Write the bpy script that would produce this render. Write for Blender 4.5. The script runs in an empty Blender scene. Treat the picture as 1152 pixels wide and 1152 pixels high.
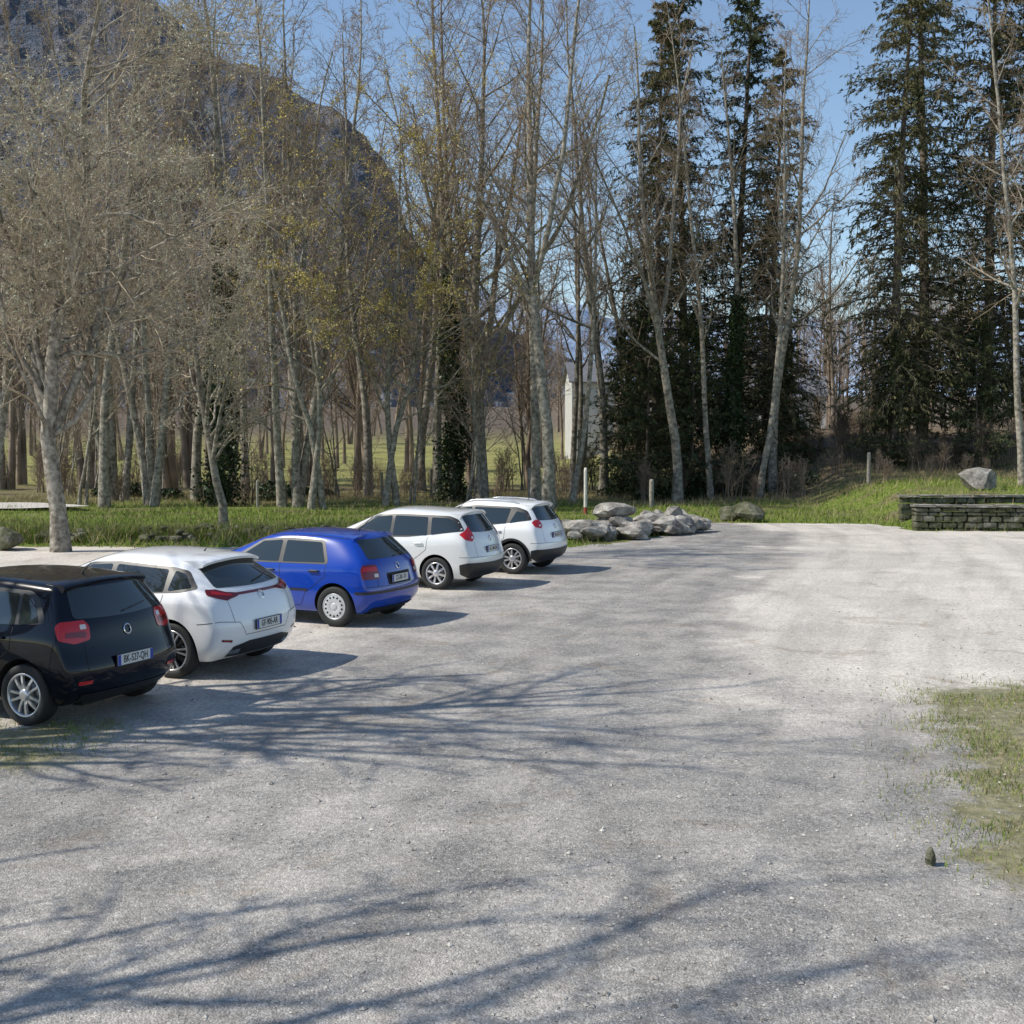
import bpy, bmesh, math, random
import numpy as np
from mathutils import Vector, Matrix
from mathutils.bvhtree import BVHTree
random.seed(5)
scene = bpy.context.scene
COL = scene.collection

# ------------------------------------------------------------------ helpers
def link(o, parent=None):
    COL.objects.link(o)
    if parent is not None: o.parent = parent
    return o
def empty(name, loc=(0,0,0), rz=0):
    e = bpy.data.objects.new(name, None); e.location = loc; e.rotation_euler = (0,0,rz)
    e.empty_display_size = .2
    COL.objects.link(e); return e
def np_mesh(name, verts, faces, mats, midx=None, smooth=False):
    if not isinstance(faces, (list,tuple)): faces=[faces]
    me = bpy.data.meshes.new(name)
    verts = np.asarray(verts, dtype=np.float32).reshape(-1,3)
    me.vertices.add(len(verts)); me.vertices.foreach_set('co', verts.ravel())
    loops = np.concatenate([f.ravel() for f in faces]).astype(np.int32)
    tot = np.concatenate([np.full(len(f), f.shape[1], dtype=np.int32) for f in faces])
    st = np.concatenate([[0], np.cumsum(tot)[:-1]]).astype(np.int32)
    me.loops.add(len(loops)); me.loops.foreach_set('vertex_index', loops)
    me.polygons.add(len(tot)); me.polygons.foreach_set('loop_start', st)
    if midx is not None: me.polygons.foreach_set('material_index', np.asarray(midx, dtype=np.int32))
    for m in mats: me.materials.append(m)
    me.update(calc_edges=True)
    me.polygons.foreach_set('use_smooth', np.full(len(tot), smooth))
    return me
class MB:
    def __init__(s): s.v=[]; s.f4=[]; s.f3=[]; s.m4=[]; s.m3=[]; s.n=0
    def add(s, v, f, m=0):
        v=np.asarray(v,dtype=np.float32).reshape(-1,3); f=np.asarray(f,dtype=np.int64)
        if len(f)==0: return
        mm=np.full(len(f),m) if np.isscalar(m) else m
        if f.shape[1]==4: s.f4.append(f+s.n); s.m4.append(mm)
        else: s.f3.append(f+s.n); s.m3.append(mm)
        s.v.append(v); s.n+=len(v)
    def mesh(s,name,mats,smooth=False):
        fs=[];ms=[]
        if s.f4: fs.append(np.concatenate(s.f4)); ms.append(np.concatenate(s.m4))
        if s.f3: fs.append(np.concatenate(s.f3)); ms.append(np.concatenate(s.m3))
        return np_mesh(name,np.concatenate(s.v),fs,mats,np.concatenate(ms),smooth)
    def raw(s): return np.concatenate(s.v),np.concatenate(s.f4),np.concatenate(s.m4)

# ------------------------------------------------------------------ materials
def newmat(name):
    m=bpy.data.materials.new(name); m.use_nodes=True
    nt=m.node_tree; b=nt.nodes['Principled BSDF']; return m,nt,b
def rgba(c): return (c[0],c[1],c[2],1)
def simple(name,c,rough=.5,metal=0,coat=0,spec=.5,**k):
    m,nt,b=newmat(name)
    b.inputs['Base Color'].default_value=rgba(c); b.inputs['Roughness'].default_value=rough
    b.inputs['Metallic'].default_value=metal; b.inputs['Coat Weight'].default_value=coat
    b.inputs['Coat Roughness'].default_value=.03
    b.inputs['Specular IOR Level'].default_value=spec
    return m
def noise(nt,scale,detail=4,rough=.6,vec=None,dist=0):
    n=nt.nodes.new('ShaderNodeTexNoise'); n.inputs['Scale'].default_value=scale
    n.inputs['Detail'].default_value=detail; n.inputs['Roughness'].default_value=rough
    n.inputs['Distortion'].default_value=dist
    if vec is not None: nt.links.new(vec,n.inputs['Vector'])
    return n.outputs['Fac']
def ramp(nt,fac,stops):
    r=nt.nodes.new('ShaderNodeValToRGB'); nt.links.new(fac,r.inputs['Fac'])
    e=r.color_ramp.elements
    while len(e)<len(stops): e.new(.5)
    for i,(p,c) in enumerate(stops):
        e[i].position=p; e[i].color=rgba(c) if not isinstance(c,(int,float)) else (c,c,c,1)
    return r.outputs['Color']
def mixc(nt,f,a,b,mode='MIX'):
    n=nt.nodes.new('ShaderNodeMix'); n.data_type='RGBA'; n.blend_type=mode
    for s,v in ((n.inputs[0],f),(n.inputs[6],a),(n.inputs[7],b)):
        if isinstance(v,(int,float)): s.default_value=v
        elif isinstance(v,tuple): s.default_value=rgba(v)
        else: nt.links.new(v,s)
    return n.outputs[2]
def mth(nt,op,a,b=None,c=None,clamp=False):
    n=nt.nodes.new('ShaderNodeMath'); n.operation=op; n.use_clamp=clamp
    for i,v in enumerate((a,b,c)):
        if v is None: continue
        if isinstance(v,(int,float)): n.inputs[i].default_value=v
        else: nt.links.new(v,n.inputs[i])
    return n.outputs[0]
def smooth(nt,x,a,b):
    n=nt.nodes.new('ShaderNodeMapRange'); n.interpolation_type='SMOOTHSTEP'
    nt.links.new(x,n.inputs[0]); n.inputs[1].default_value=a; n.inputs[2].default_value=b
    return n.outputs[0]
def bump(nt,b,h,strength=.5,dist=.02):
    n=nt.nodes.new('ShaderNodeBump'); n.inputs['Strength'].default_value=strength
    n.inputs['Distance'].default_value=dist
    nt.links.new(h,n.inputs['Height']); nt.links.new(n.outputs[0],b.inputs['Normal'])
def geopos(nt):
    t=nt.nodes.new('ShaderNodeNewGeometry'); return t.outputs['Position']
def sepxyz(nt,v):
    s=nt.nodes.new('ShaderNodeSeparateXYZ'); nt.links.new(v,s.inputs[0]); return s.outputs
def noisy(name,cs,scale,rough=.8,bs=.5,bd=.02,detail=3):
    m,nt,b=newmat(name); co=geopos(nt)
    f=noise(nt,scale,detail,.65,co)
    c=ramp(nt,f,[(.3+.4*i/(len(cs)-1),cc) for i,cc in enumerate(cs)])
    nt.links.new(c,b.inputs['Base Color']); b.inputs['Roughness'].default_value=rough
    b.inputs['Specular IOR Level'].default_value=.25
    if bs: bump(nt,b,noise(nt,scale*4,3,.7,co),bs,bd)
    return m
def matte(name,cs,scale,detail=1):
    m=bpy.data.materials.new(name); m.use_nodes=True; nt=m.node_tree; nt.nodes.remove(nt.nodes['Principled BSDF'])
    d=nt.nodes.new('ShaderNodeBsdfDiffuse'); f=noise(nt,scale,detail,.6,geopos(nt))
    nt.links.new(ramp(nt,f,[(.3+.4*i/(len(cs)-1),cc) for i,cc in enumerate(cs)]),d.inputs['Color'])
    nt.links.new(d.outputs[0],nt.nodes['Material Output'].inputs['Surface']); return m
M_bark=noisy('bark_grey',[(.08,.068,.052),(.26,.23,.185),(.46,.42,.35)],6,.9,.8,.03)
M_barkd=noisy('bark_dark',[(.05,.04,.032),(.14,.115,.09),(.24,.20,.16)],6,.9,.8,.03)
M_twig=matte('twig',[(.19,.14,.10),(.40,.31,.23)],3)
M_twigl=matte('twig_lichened',[(.26,.205,.145),(.50,.42,.32)],4)
M_twig2=matte('twig_far',[(.17,.13,.095),(.31,.245,.19)],.8)
M_lichen=matte('lichen',[(.36,.36,.24),(.58,.56,.43)],5)
M_bud=matte('spring_buds',[(.44,.36,.11),(.66,.53,.20)],3)
M_ivy=noisy('ivy_leaf',[(.012,.022,.009),(.03,.05,.018),(.055,.08,.03)],6,.4,0,detail=1)
M_needle=matte('needles',[(.026,.040,.022),(.065,.082,.04),(.12,.125,.06)],1.6,2)
M_needle2=matte('needles_olive',[(.055,.057,.03),(.11,.105,.052),(.20,.17,.095)],1.3,2)
M_grassb=matte('grass_blade',[(.07,.12,.02),(.17,.23,.045),(.29,.31,.09)],2.5,2)
M_grassd=matte('grass_dry',[(.22,.17,.09),(.42,.35,.21)],2.5,2)
M_rock=noisy('rock',[(.11,.10,.09),(.27,.25,.22),(.48,.45,.40)],3.2,.9,.8,.05)
M_rockd=noisy('rock_mossy',[(.04,.045,.022),(.10,.10,.06),(.24,.225,.19)],2.6,.9,.8,.05)
M_wood=noisy('weathered_wood',[(.18,.16,.13),(.36,.33,.28)],9,.85,.4,.01)
M_peb=matte('pebble',[(.16,.145,.13),(.36,.335,.30),(.62,.585,.53)],23)

# ------------------------------------------------------------------ world, sun, camera
SUNV = Vector((-0.975,-0.16,0)).normalized(); EL=math.radians(47)
sunv = Vector((SUNV.x*math.cos(EL),SUNV.y*math.cos(EL),math.sin(EL)))
w=bpy.data.worlds.new('World'); scene.world=w; w.use_nodes=True
nt=w.node_tree; sky=nt.nodes.new('ShaderNodeTexSky'); sky.sky_type='NISHITA'; sky.sun_disc=False
sky.sun_elevation=EL; sky.sun_rotation=math.atan2(SUNV.x,SUNV.y); sky.air_density=1.1; sky.dust_density=.1; sky.ozone_density=2.0
sky.altitude=200
nt.links.new(sky.outputs[0],nt.nodes['Background'].inputs[0]); nt.nodes['Background'].inputs[1].default_value=.15
sd=bpy.data.lights.new('sun','SUN'); sd.energy=5.0; sd.angle=math.radians(.5); sd.color=(1,.95,.85)
so=bpy.data.objects.new('sun',sd); so.rotation_euler=sunv.to_track_quat('Z','Y').to_euler(); COL.objects.link(so)
cd=bpy.data.cameras.new('camera'); cd.sensor_width=36; cd.lens=42.2; cd.clip_end=9000; cd.clip_start=.05
co_=bpy.data.objects.new('camera',cd); co_.location=(0,0,2.8); co_.rotation_euler=(math.radians(90-3.43),0,0)
COL.objects.link(co_); scene.camera=co_
scene.view_settings.view_transform='Standard'; scene.view_settings.look='None'; scene.view_settings.exposure=0

# ------------------------------------------------------------------ terrain
def ss(x,a,b):
    t=np.clip((x-a)/(b-a),0,1); return t*t*(3-2*t)
def hgt(x,y):
    x=np.asarray(x,float); y=np.asarray(y,float)
    h = 1.05*ss(x,12.5,16)*ss(y,38,41)
    h = h+ 2.4*ss(x,6,16)*ss(y,52,72)
    h = h+ .12*ss(y,41,50)*np.sin(x*.7)*np.sin(y*.5)
    h = h+ 14*ss(y,160,420)
    return h
def axis(lo,hi,n,c,k):
    t=np.linspace(np.arcsinh((lo-c)/k),np.arcsinh((hi-c)/k),n); return c+k*np.sinh(t)
gx=axis(-2600,2600,190,2,14); gy=axis(-300,4200,210,42,18)
X,Y=np.meshgrid(gx,gy); Z=hgt(X,Y)
nx,ny=len(gx),len(gy); idx=np.arange(nx*ny).reshape(ny,nx)
F=np.stack([idx[:-1,:-1],idx[:-1,1:],idx[1:,1:],idx[1:,:-1]],-1).reshape(-1,4)
m,nt,b=newmat('meadow_ground'); co=geopos(nt); sx=sepxyz(nt,co)
n1=noise(nt,.35,4,.6,co); n2=noise(nt,5,4,.7,co); n3=noise(nt,40,2,.7,co)
green=ramp(nt,n2,[(.3,(.09,.14,.025)),(.5,(.18,.24,.045)),(.7,(.30,.31,.10))])
brown=ramp(nt,n2,[(.3,(.12,.09,.055)),(.55,(.26,.195,.13)),(.75,(.42,.33,.22))])
field=ramp(nt,n1,[(.35,(.23,.24,.075)),(.6,(.36,.33,.13))])
near=mixc(nt,ramp(nt,n1,[(.50,0),(.66,.8)]),green,brown)
litter=smooth(nt,sx[1],49,57)
near=mixc(nt,mth(nt,'MULTIPLY',litter,ramp(nt,n1,[(.35,1),(.62,.35)])),near,brown)
colr=mixc(nt,smooth(nt,sx[1],68,80),near,field)
colr=mixc(nt,mth(nt,'MULTIPLY',smooth(nt,sx[1],52,60),smooth(nt,sx[0],8,14)),colr,brown)
colr=mixc(nt,smooth(nt,sx[1],190,280),colr,(.15,.12,.095))
colr=mixc(nt,.3,colr,ramp(nt,n3,[(.3,.25),(.7,1.0)]),'MULTIPLY')
nt.links.new(colr,b.inputs['Base Color']); b.inputs['Roughness'].default_value=.95; b.inputs['Specular IOR Level'].default_value=.1
bump(nt,b,n3,.8,.06)
link(bpy.data.objects.new('ground',np_mesh('ground',np.stack([X,Y,Z],-1),F,[m],None,True)))

def blob_sheet(name,pts,z,mat,jit=.25,step=.5,seed=1):
    r=random.Random(seed); out=[]
    for i in range(len(pts)):
        a=Vector(pts[i]); c=Vector(pts[(i+1)%len(pts)]); n=max(1,int((c-a).length/step))
        n=min(n,120)
        for k in range(n):
            p=a.lerp(c,k/n); out.append((p.x+r.uniform(-jit,jit),p.y+r.uniform(-jit,jit)))
    bm=bmesh.new(); vs=[bm.verts.new((p[0],p[1],z)) for p in out]
    es=[bm.edges.new((vs[i],vs[(i+1)%len(vs)])) for i in range(len(vs))]
    bmesh.ops.triangle_fill(bm,edges=es,use_beauty=True)
    for f in bm.faces:
        if f.normal.z<0: f.normal_flip()
    me=bpy.data.meshes.new(name); bm.to_mesh(me); bm.free(); me.materials.append(mat)
    return link(bpy.data.objects.new(name,me))
# gravel / worn asphalt material
m,nt,b=newmat('worn_gravel_asphalt'); co=geopos(nt); sx=sepxyz(nt,co)
big=noise(nt,.22,4,.6,co,.8); med=noise(nt,1.1,5,.68,co,.3); fin=noise(nt,17,4,.8,co)
def voro(scale):
    v=nt.nodes.new('ShaderNodeTexVoronoi'); v.inputs['Scale'].default_value=scale; nt.links.new(co,v.inputs['Vector']); return v
v1=voro(85); v2=voro(38)
s1=sepxyz(nt,v1.outputs['Color']); s2=sepxyz(nt,v2.outputs['Color'])
g1=ramp(nt,s1[0],[(0,(.13,.118,.105)),(.5,(.33,.303,.27)),(.85,(.50,.465,.42)),(1,(.82,.77,.70))])
g2=ramp(nt,s2[1],[(0,(.20,.185,.165)),(.5,(.34,.315,.285)),(1,(.50,.465,.42))])
grav=mixc(nt,.35,g1,g2)
light=mixc(nt,.62,grav,(.80,.72,.625))
asph=mixc(nt,.40,grav,(.20,.198,.195))
xr=mth(nt,'ADD',sx[0],mth(nt,'MULTIPLY',mth(nt,'SUBTRACT',big,.5),5.0))
ycurve=mth(nt,'MULTIPLY',smooth(nt,sx[1],12,38),5.5)
xx=mth(nt,'SUBTRACT',xr,ycurve)
right=smooth(nt,xx,1.6,3.2); left=mth(nt,'SUBTRACT',1.0,smooth(nt,xx,-4.2,-2.0))
side=mth(nt,'MAXIMUM',right,left)
side=mth(nt,'MULTIPLY',side,smooth(nt,sx[1],10,15))
patch=ramp(nt,med,[(.38,0),(.66,1)])
f=mth(nt,'ADD',side,mth(nt,'MULTIPLY',patch,.42),clamp=True)
c=mixc(nt,f,asph,light)
tx=nt.nodes.new('ShaderNodeCombineXYZ'); nt.links.new(mth(nt,'MULTIPLY',mth(nt,'SUBTRACT',sx[0],mth(nt,'MULTIPLY',smooth(nt,sx[1],4,40),9.0)),1.6),tx.inputs[0]); nt.links.new(mth(nt,'MULTIPLY',sx[1],.22),tx.inputs[1])
tr_=noise(nt,1.0,5,.6,tx.outputs[0],.4)
c=mixc(nt,.42,c,ramp(nt,tr_,[(.36,.62),(.5,1.0),(.62,1.12)]),'MULTIPLY')
dirt=ramp(nt,noise(nt,.8,4,.7,co,1.2),[(.57,0),(.68,1)])
c=mixc(nt,mth(nt,'MULTIPLY',dirt,.45),c,(.27,.205,.14))
c=mixc(nt,.7,c,ramp(nt,fin,[(.3,.5),(.7,1.4)]),'MULTIPLY')
c=mixc(nt,.5,c,ramp(nt,big,[(.38,.76),(.60,1.08)]),'MULTIPLY')
c=mixc(nt,.35,c,ramp(nt,med,[(.36,.68),(.60,1.08)]),'MULTIPLY')
nse=mth(nt,'MULTIPLY',mth(nt,'SUBTRACT',noise(nt,1.6,5,.75,co),.5),2.6)
edge=mth(nt,'SUBTRACT',mth(nt,'ADD',sx[0],nse),mth(nt,'ADD',mth(nt,'MULTIPLY',sx[1],.29),.75))
ym=mth(nt,'ADD',sx[1],nse)
pr=mth(nt,'MULTIPLY',smooth(nt,edge,-.1,.35),mth(nt,'MULTIPLY',smooth(nt,ym,7.0,7.8),mth(nt,'SUBTRACT',1.0,smooth(nt,ym,13.1,13.9))))
pl=mth(nt,'MULTIPLY',mth(nt,'SUBTRACT',1.0,smooth(nt,mth(nt,'ADD',sx[0],nse),-4.3,-3.6)),mth(nt,'MULTIPLY',smooth(nt,ym,9.7,10.3),mth(nt,'SUBTRACT',1.0,smooth(nt,ym,11.4,12.0))))
soil=ramp(nt,noise(nt,9,3,.7,co),[(.3,(.12,.10,.055)),(.5,(.20,.185,.08)),(.7,(.34,.29,.18))])
c=mixc(nt,mth(nt,'MULTIPLY',mth(nt,'MAXIMUM',pr,pl),.9),c,soil)
nt.links.new(c,b.inputs['Base Color'])
b.inputs['Roughness'].default_value=.7; b.inputs['Specular IOR Level'].default_value=.4
hh=mth(nt,'ADD',mth(nt,'MULTIPLY',v1.outputs['Distance'],-.5),mth(nt,'MULTIPLY',fin,1.6))
bump(nt,b,hh,.8,.012)
M_lot=m
lotpts=[(-45,-40),(45,-40),(45,35.5),(22,36),(12.6,37),(12.0,40),(6.3,40.6),(5.2,36.5),(3.6,33.6),(1.8,31.3),(.3,30.8),(-5,31),(-13,31.5),(-45,33)]
blob_sheet('gravel_parking_lot',lotpts,.006,M_lot,.22,.4,3)
P_right=[(4.75,13.6),(4.0,11.8),(3.65,10.6),(3.35,9.4),(3.15,8.3),(3.05,7.7),(3.5,7.5),(5,7.6),(9,9),(9,13.6),(6.5,13.4)]
P_left=[(-9,12.0),(-5.2,11.7),(-4.1,11.6),(-3.75,10.9),(-4.2,10.3),(-5.5,10.0),(-9,9.9)]
blob_sheet('gravel_path',[(-45,46),(-19,46.5),(-17,48.5),(-20,51),(-45,52)],.15,noisy('pale_gravel',[(.4,.37,.33),(.62,.58,.52)],5,.9,.4),.2,1,6)

def inpoly(px,py,poly):
    ins=np.zeros(len(px),bool); n=len(poly)
    for i in range(n):
        x1,y1=poly[i]; x2,y2=poly[(i+1)%n]
        c=((y1>py)!=(y2>py))&(px<(x2-x1)*(py-y1)/(y2-y1+1e-9)+x1); ins^=c
    return ins
def blades(rng,px,py,hmin,hmax,wd,z0=.0):
    n=len(px); h=rng.uniform(hmin,hmax,n); a=rng.uniform(0,2*np.pi,n); l=rng.normal(0,.45,(n,2))*h[:,None]
    z=hgt(px,py)+z0; dx=np.cos(a)*wd/2; dy=np.sin(a)*wd/2
    v=np.zeros((n,3,3)); v[:,0]=np.stack([px-dx,py-dy,z],1); v[:,1]=np.stack([px+dx,py+dy,z],1)
    v[:,2]=np.stack([px+l[:,0],py+l[:,1],z+h],1)
    return v.reshape(-1,3), np.arange(3*n).reshape(n,3)
rng=np.random.default_rng(3)
def lump(px,py,s,ph):
    return np.sin(px*s+ph)+np.sin(py*s*1.3+2*ph)+np.sin((px+py)*s*.7+ph*3)+.7*np.sin(px*s*2.7-py*s*2.1+ph)
mb=MB()
for poly,n in ((P_right,60000),(P_left,18000)):
    a=np.array(poly); lo=a.min(0)-.5; hi=a.max(0)+.5
    px=rng.uniform(lo[0],hi[0],n); py=rng.uniform(lo[1],hi[1],n)
    jx=px+rng.normal(0,.28,n); jy=py+rng.normal(0,.28,n)
    k=inpoly(jx,jy,poly)&(px<.47*py+1.5)&(px>-.47*py-1.5)&(lump(px,py,4.5,1.)>-.6+rng.normal(0,.5,n))
    px=px[k];py=py[k]; d=rng.random(len(px))<.36
    v,f=blades(rng,px[~d],py[~d],.02,.08,.009); mb.add(v,f,0)
    v,f=blades(rng,px[d],py[d],.02,.08,.007); mb.add(v,f,1)
link(bpy.data.objects.new('grass',mb.mesh('grass',[M_grassb,M_grassd])))
mb=MB(); n=120000
px=rng.uniform(-24,26,n); py=31+rng.uniform(0,1,n)**1.3*32
k=(~inpoly(px+rng.normal(0,.25,n),py+rng.normal(0,.25,n),lotpts))&(lump(px,py,.9,2.)>-1.2+rng.normal(0,.8,n))&(abs(px)<.46*py+1)
px=px[k];py=py[k]; d=rng.random(len(px))<.14+.62*ss(py,48,58)
v,f=blades(rng,px[~d],py[~d],.05,.18,.028); mb.add(v,f,0)
v,f=blades(rng,px[d],py[d],.08,.4,.02); mb.add(v,f,1)
# long grass growing through the stones of the low bank
n=9000; px=rng.uniform(-15.5,-4.5,n); py=34+.05*px+rng.normal(0,.6,n); k=lump(px,py,1.7,1.)>-.6
v,f=blades(rng,px[k],py[k],.15,.55,.03); mb.add(v,f,0)
v,f=blades(rng,px[k][::2],py[k][::2],.2,.6,.025); mb.add(v,f,1)
link(bpy.data.objects.new('grass_verge',mb.mesh('grass_verge',[M_grassb,M_grassd])))

def pebbles(name,px,py,s):
    n=len(px); base=np.array([(1,0,0),(0,1,0),(-1,0,0),(0,-1,0),(0,0,1),(0,0,-1)],float)
    fc=np.array([(0,1,4),(1,2,4),(2,3,4),(3,0,4)])
    sc=s[:,None,None]*rng.uniform(.55,1.2,(n,6,1)); a=rng.uniform(0,6.28,n)
    v=base[None]*sc*np.array([1,.8,.55]); c,sn=np.cos(a)[:,None],np.sin(a)[:,None]
    x=v[...,0]*c-v[...,1]*sn; y=v[...,0]*sn+v[...,1]*c
    v=np.stack([x+px[:,None],y+py[:,None],v[...,2]+.006+s[:,None]*.15],-1)
    f=(fc[None]+6*np.arange(n)[:,None,None]).reshape(-1,3)
    link(bpy.data.objects.new(name,np_mesh(name,v,f,[M_peb])))
n=42000; py=4.5+rng.random(n)**1.5*22; px=rng.uniform(-1,1,n)*(.45*py+.5)
k=lump(px,py,1.1,.5)+.9*ss(px,2,4)>-.9+rng.normal(0,.9,n); px=px[k];py=py[k]
pebbles('loose_gravel',px,py,np.clip(rng.lognormal(-4.95,.5,len(px)),.003,.035))

# ------------------------------------------------------------------ rocks
ICO={}
def rock(rng,c,s,flat=.7,sub=2):
    if sub not in ICO:
        bm=bmesh.new(); bmesh.ops.create_icosphere(bm,subdivisions=sub,radius=1)
        ICO[sub]=(np.array([v.co[:] for v in bm.verts]),np.array([[v.index for v in f.verts] for f in bm.faces])); bm.free()
    v,f=ICO[sub]; v=v.copy()
    for _ in range(7):
        d=rng.normal(0,1,3); d/=np.linalg.norm(d); k=rng.uniform(.5,.85); p=v@d; v-=np.outer(np.maximum(p-k,0),d)
    v+=rng.normal(0,.02,v.shape)
    s=np.array(s)*np.ones(3); v=v*s*np.array([1,1,flat]); a=rng.uniform(0,6.28); c_,s_=math.cos(a),math.sin(a)
    v=np.stack([v[:,0]*c_-v[:,1]*s_,v[:,0]*s_+v[:,1]*c_,v[:,2]],1)
    return v+np.array(c),f
def rocks(name,lst,mat,seed=0):
    r=np.random.default_rng(seed); mb=MB()
    for c,s,fl in lst:
        v,f=rock(r,c,s,fl); mb.add(v,f)
    return link(bpy.data.objects.new(name,mb.mesh(name,[mat])))
r=random.Random(8); L=[]
for i in range(85):
    t=r.random(); x=1.5+4.2*t+r.uniform(-.3,.3); y=33.6+3.0*t+r.uniform(-.9,1.1); s=r.uniform(.12,.42)
    L.append(((x,y,s*.3+r.random()*.45*(1-abs(t-.5))),(s*r.uniform(.8,1.7),s,s),r.uniform(.5,.9)))
L+= [((2.9,35,.75),(.75,.45,.4),.6),((4.9,36.2,.55),(.5,.4,.35),.8),((2.0,33.6,.35),(.75,.5,.45),.7)]
rocks('rock_pile',L,M_rock,1)
L=[]
for i in range(300):
    x=-15+10.0*r.random(); y=34+r.uniform(-.6,.6)+.05*x; s=r.uniform(.05,.19)
    if math.sin(x*1.9)+math.sin(x*.7+1)<-.7: continue
    L.append(((x,y,r.uniform(0,.38)*(1-abs(y-34-.05*x)/1.2)),(s*1.4,s,s),.75))
rocks('dry_stone_embankment',L,M_rockd,2)
rocks('boulder',[((16.4,42.2,1.35),(.85,.6,.62),.8)],M_rock,5)
rocks('boulder',[((8.1,41.2,.3),(.7,.5,.5),.8),((7.5,41.6,.2),(.5,.4,.4),.8)],M_rockd,6)
rocks('boulder',[((-12.9,30.5,.25),(.55,.45,.5),.8),((-13.6,31,.2),(.5,.4,.4),.8)],M_rockd,9)
rocks('small_stone',[((2.76,7.75,.05),(.045,.04,.085),1.0)],M_rockd,7)
def stone_wall(name,p0,p1,h,th,seed,capped=True):
    r=random.Random(seed); a=Vector(p0);c=Vector(p1); d=(c-a); Lh=d.length; d.normalize(); n=Vector((-d.y,d.x))
    bm=bmesh.new()
    def blk(u0,u1,z0,z1,o,m=0):
        g=.012
        vs=[]
        for u,v,z in ((u0+g,-th/2,z0+g),(u1-g,-th/2,z0+g),(u1-g,th/2,z0+g),(u0+g,th/2,z0+g),(u0+g,-th/2,z1-g),(u1-g,-th/2,z1-g),(u1-g,th/2,z1-g),(u0+g,th/2,z1-g)):
            j=.022; vv=v*(1+o)
            p=a+d*(u+r.uniform(-j,j))+n*(vv+r.uniform(-j,j)); vs.append(bm.verts.new((p.x,p.y,z+r.uniform(-j,j)*.7)))
        for q in ((0,1,5,4),(1,2,6,5),(2,3,7,6),(3,0,4,7),(4,5,6,7),(3,2,1,0)):
            f=bm.faces.new([vs[i] for i in q]); f.material_index=m
    z=-.05
    while z<h-.1:
        hh=r.uniform(.11,.2); u=0
        while u<Lh:
            wv=r.uniform(.18,.5); blk(u,min(u+wv,Lh),z,z+hh,r.uniform(-.08,.08)); u+=wv
        z+=hh
    u=-.06
    while u<Lh:
        wv=r.uniform(.6,1.0); blk(u,min(u+wv,Lh+.06),z+.002,z+.1,.22,1); u+=wv
    bmesh.ops.bevel(bm,geom=list(bm.edges),offset=.02,segments=2,affect='EDGES')
    me=bpy.data.meshes.new(name); bm.to_mesh(me); bm.free(); me.materials.append(M_rockd); me.materials.append(M_rock)
    return link(bpy.data.objects.new(name,me))
stone_wall('stone_wall',(12.5,37.3),(21,36.6),.72,.5,1)
stone_wall('stone_wall',(13.0,40.2),(21,40.0),.95,.4,2)
def post(x,y,h,rad,mat=M_wood,cap=None,lean=0):
    bm=bmesh.new(); r=random.Random(int(x*100)); n=10; rings=[]
    zs=[-.2,.0,h*.15,h*.6,h*.93,h]
    for i,z in enumerate(zs):
        rr=rad*(1-.06*i/5+r.uniform(-.05,.05)); rr*= .72 if i==5 else 1
        rings.append([bm.verts.new((rr*math.cos(k*6.283/n)+lean*z,rr*math.sin(k*6.283/n),z)) for k in range(n)])
    for i in range(5):
        for k in range(n):
            f=bm.faces.new((rings[i][k],rings[i][(k+1)%n],rings[i+1][(k+1)%n],rings[i+1][k])); f.smooth=True
            if cap and i<2: f.material_index=1
    bm.faces.new(rings[-1])
    me=bpy.data.meshes.new('fence_post'); bm.to_mesh(me); bm.free(); me.materials.append(mat)
    if cap: me.materials.append(cap)
    o=bpy.data.objects.new('fence_post',me); o.location=(x,y,float(hgt(x,y))); link(o)
M_pw=noisy('painted_post',[(.5,.47,.42),(.68,.65,.58)],8,.7,.2)
post(15.6,52.5,1.35,.09,M_wood); post(5.7,49,1.15,.1,M_wood); post(2.85,46.5,1.8,.07,M_pw,simple('post_red',(.30,.05,.03),.6))
post(.8,55,1.5,.08); post(-10.4,49,1.1,.06); post(-3.9,58,1.4,.07); post(-14,60,1.3,.07); post(-6.5,60,1.3,.07)

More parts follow.
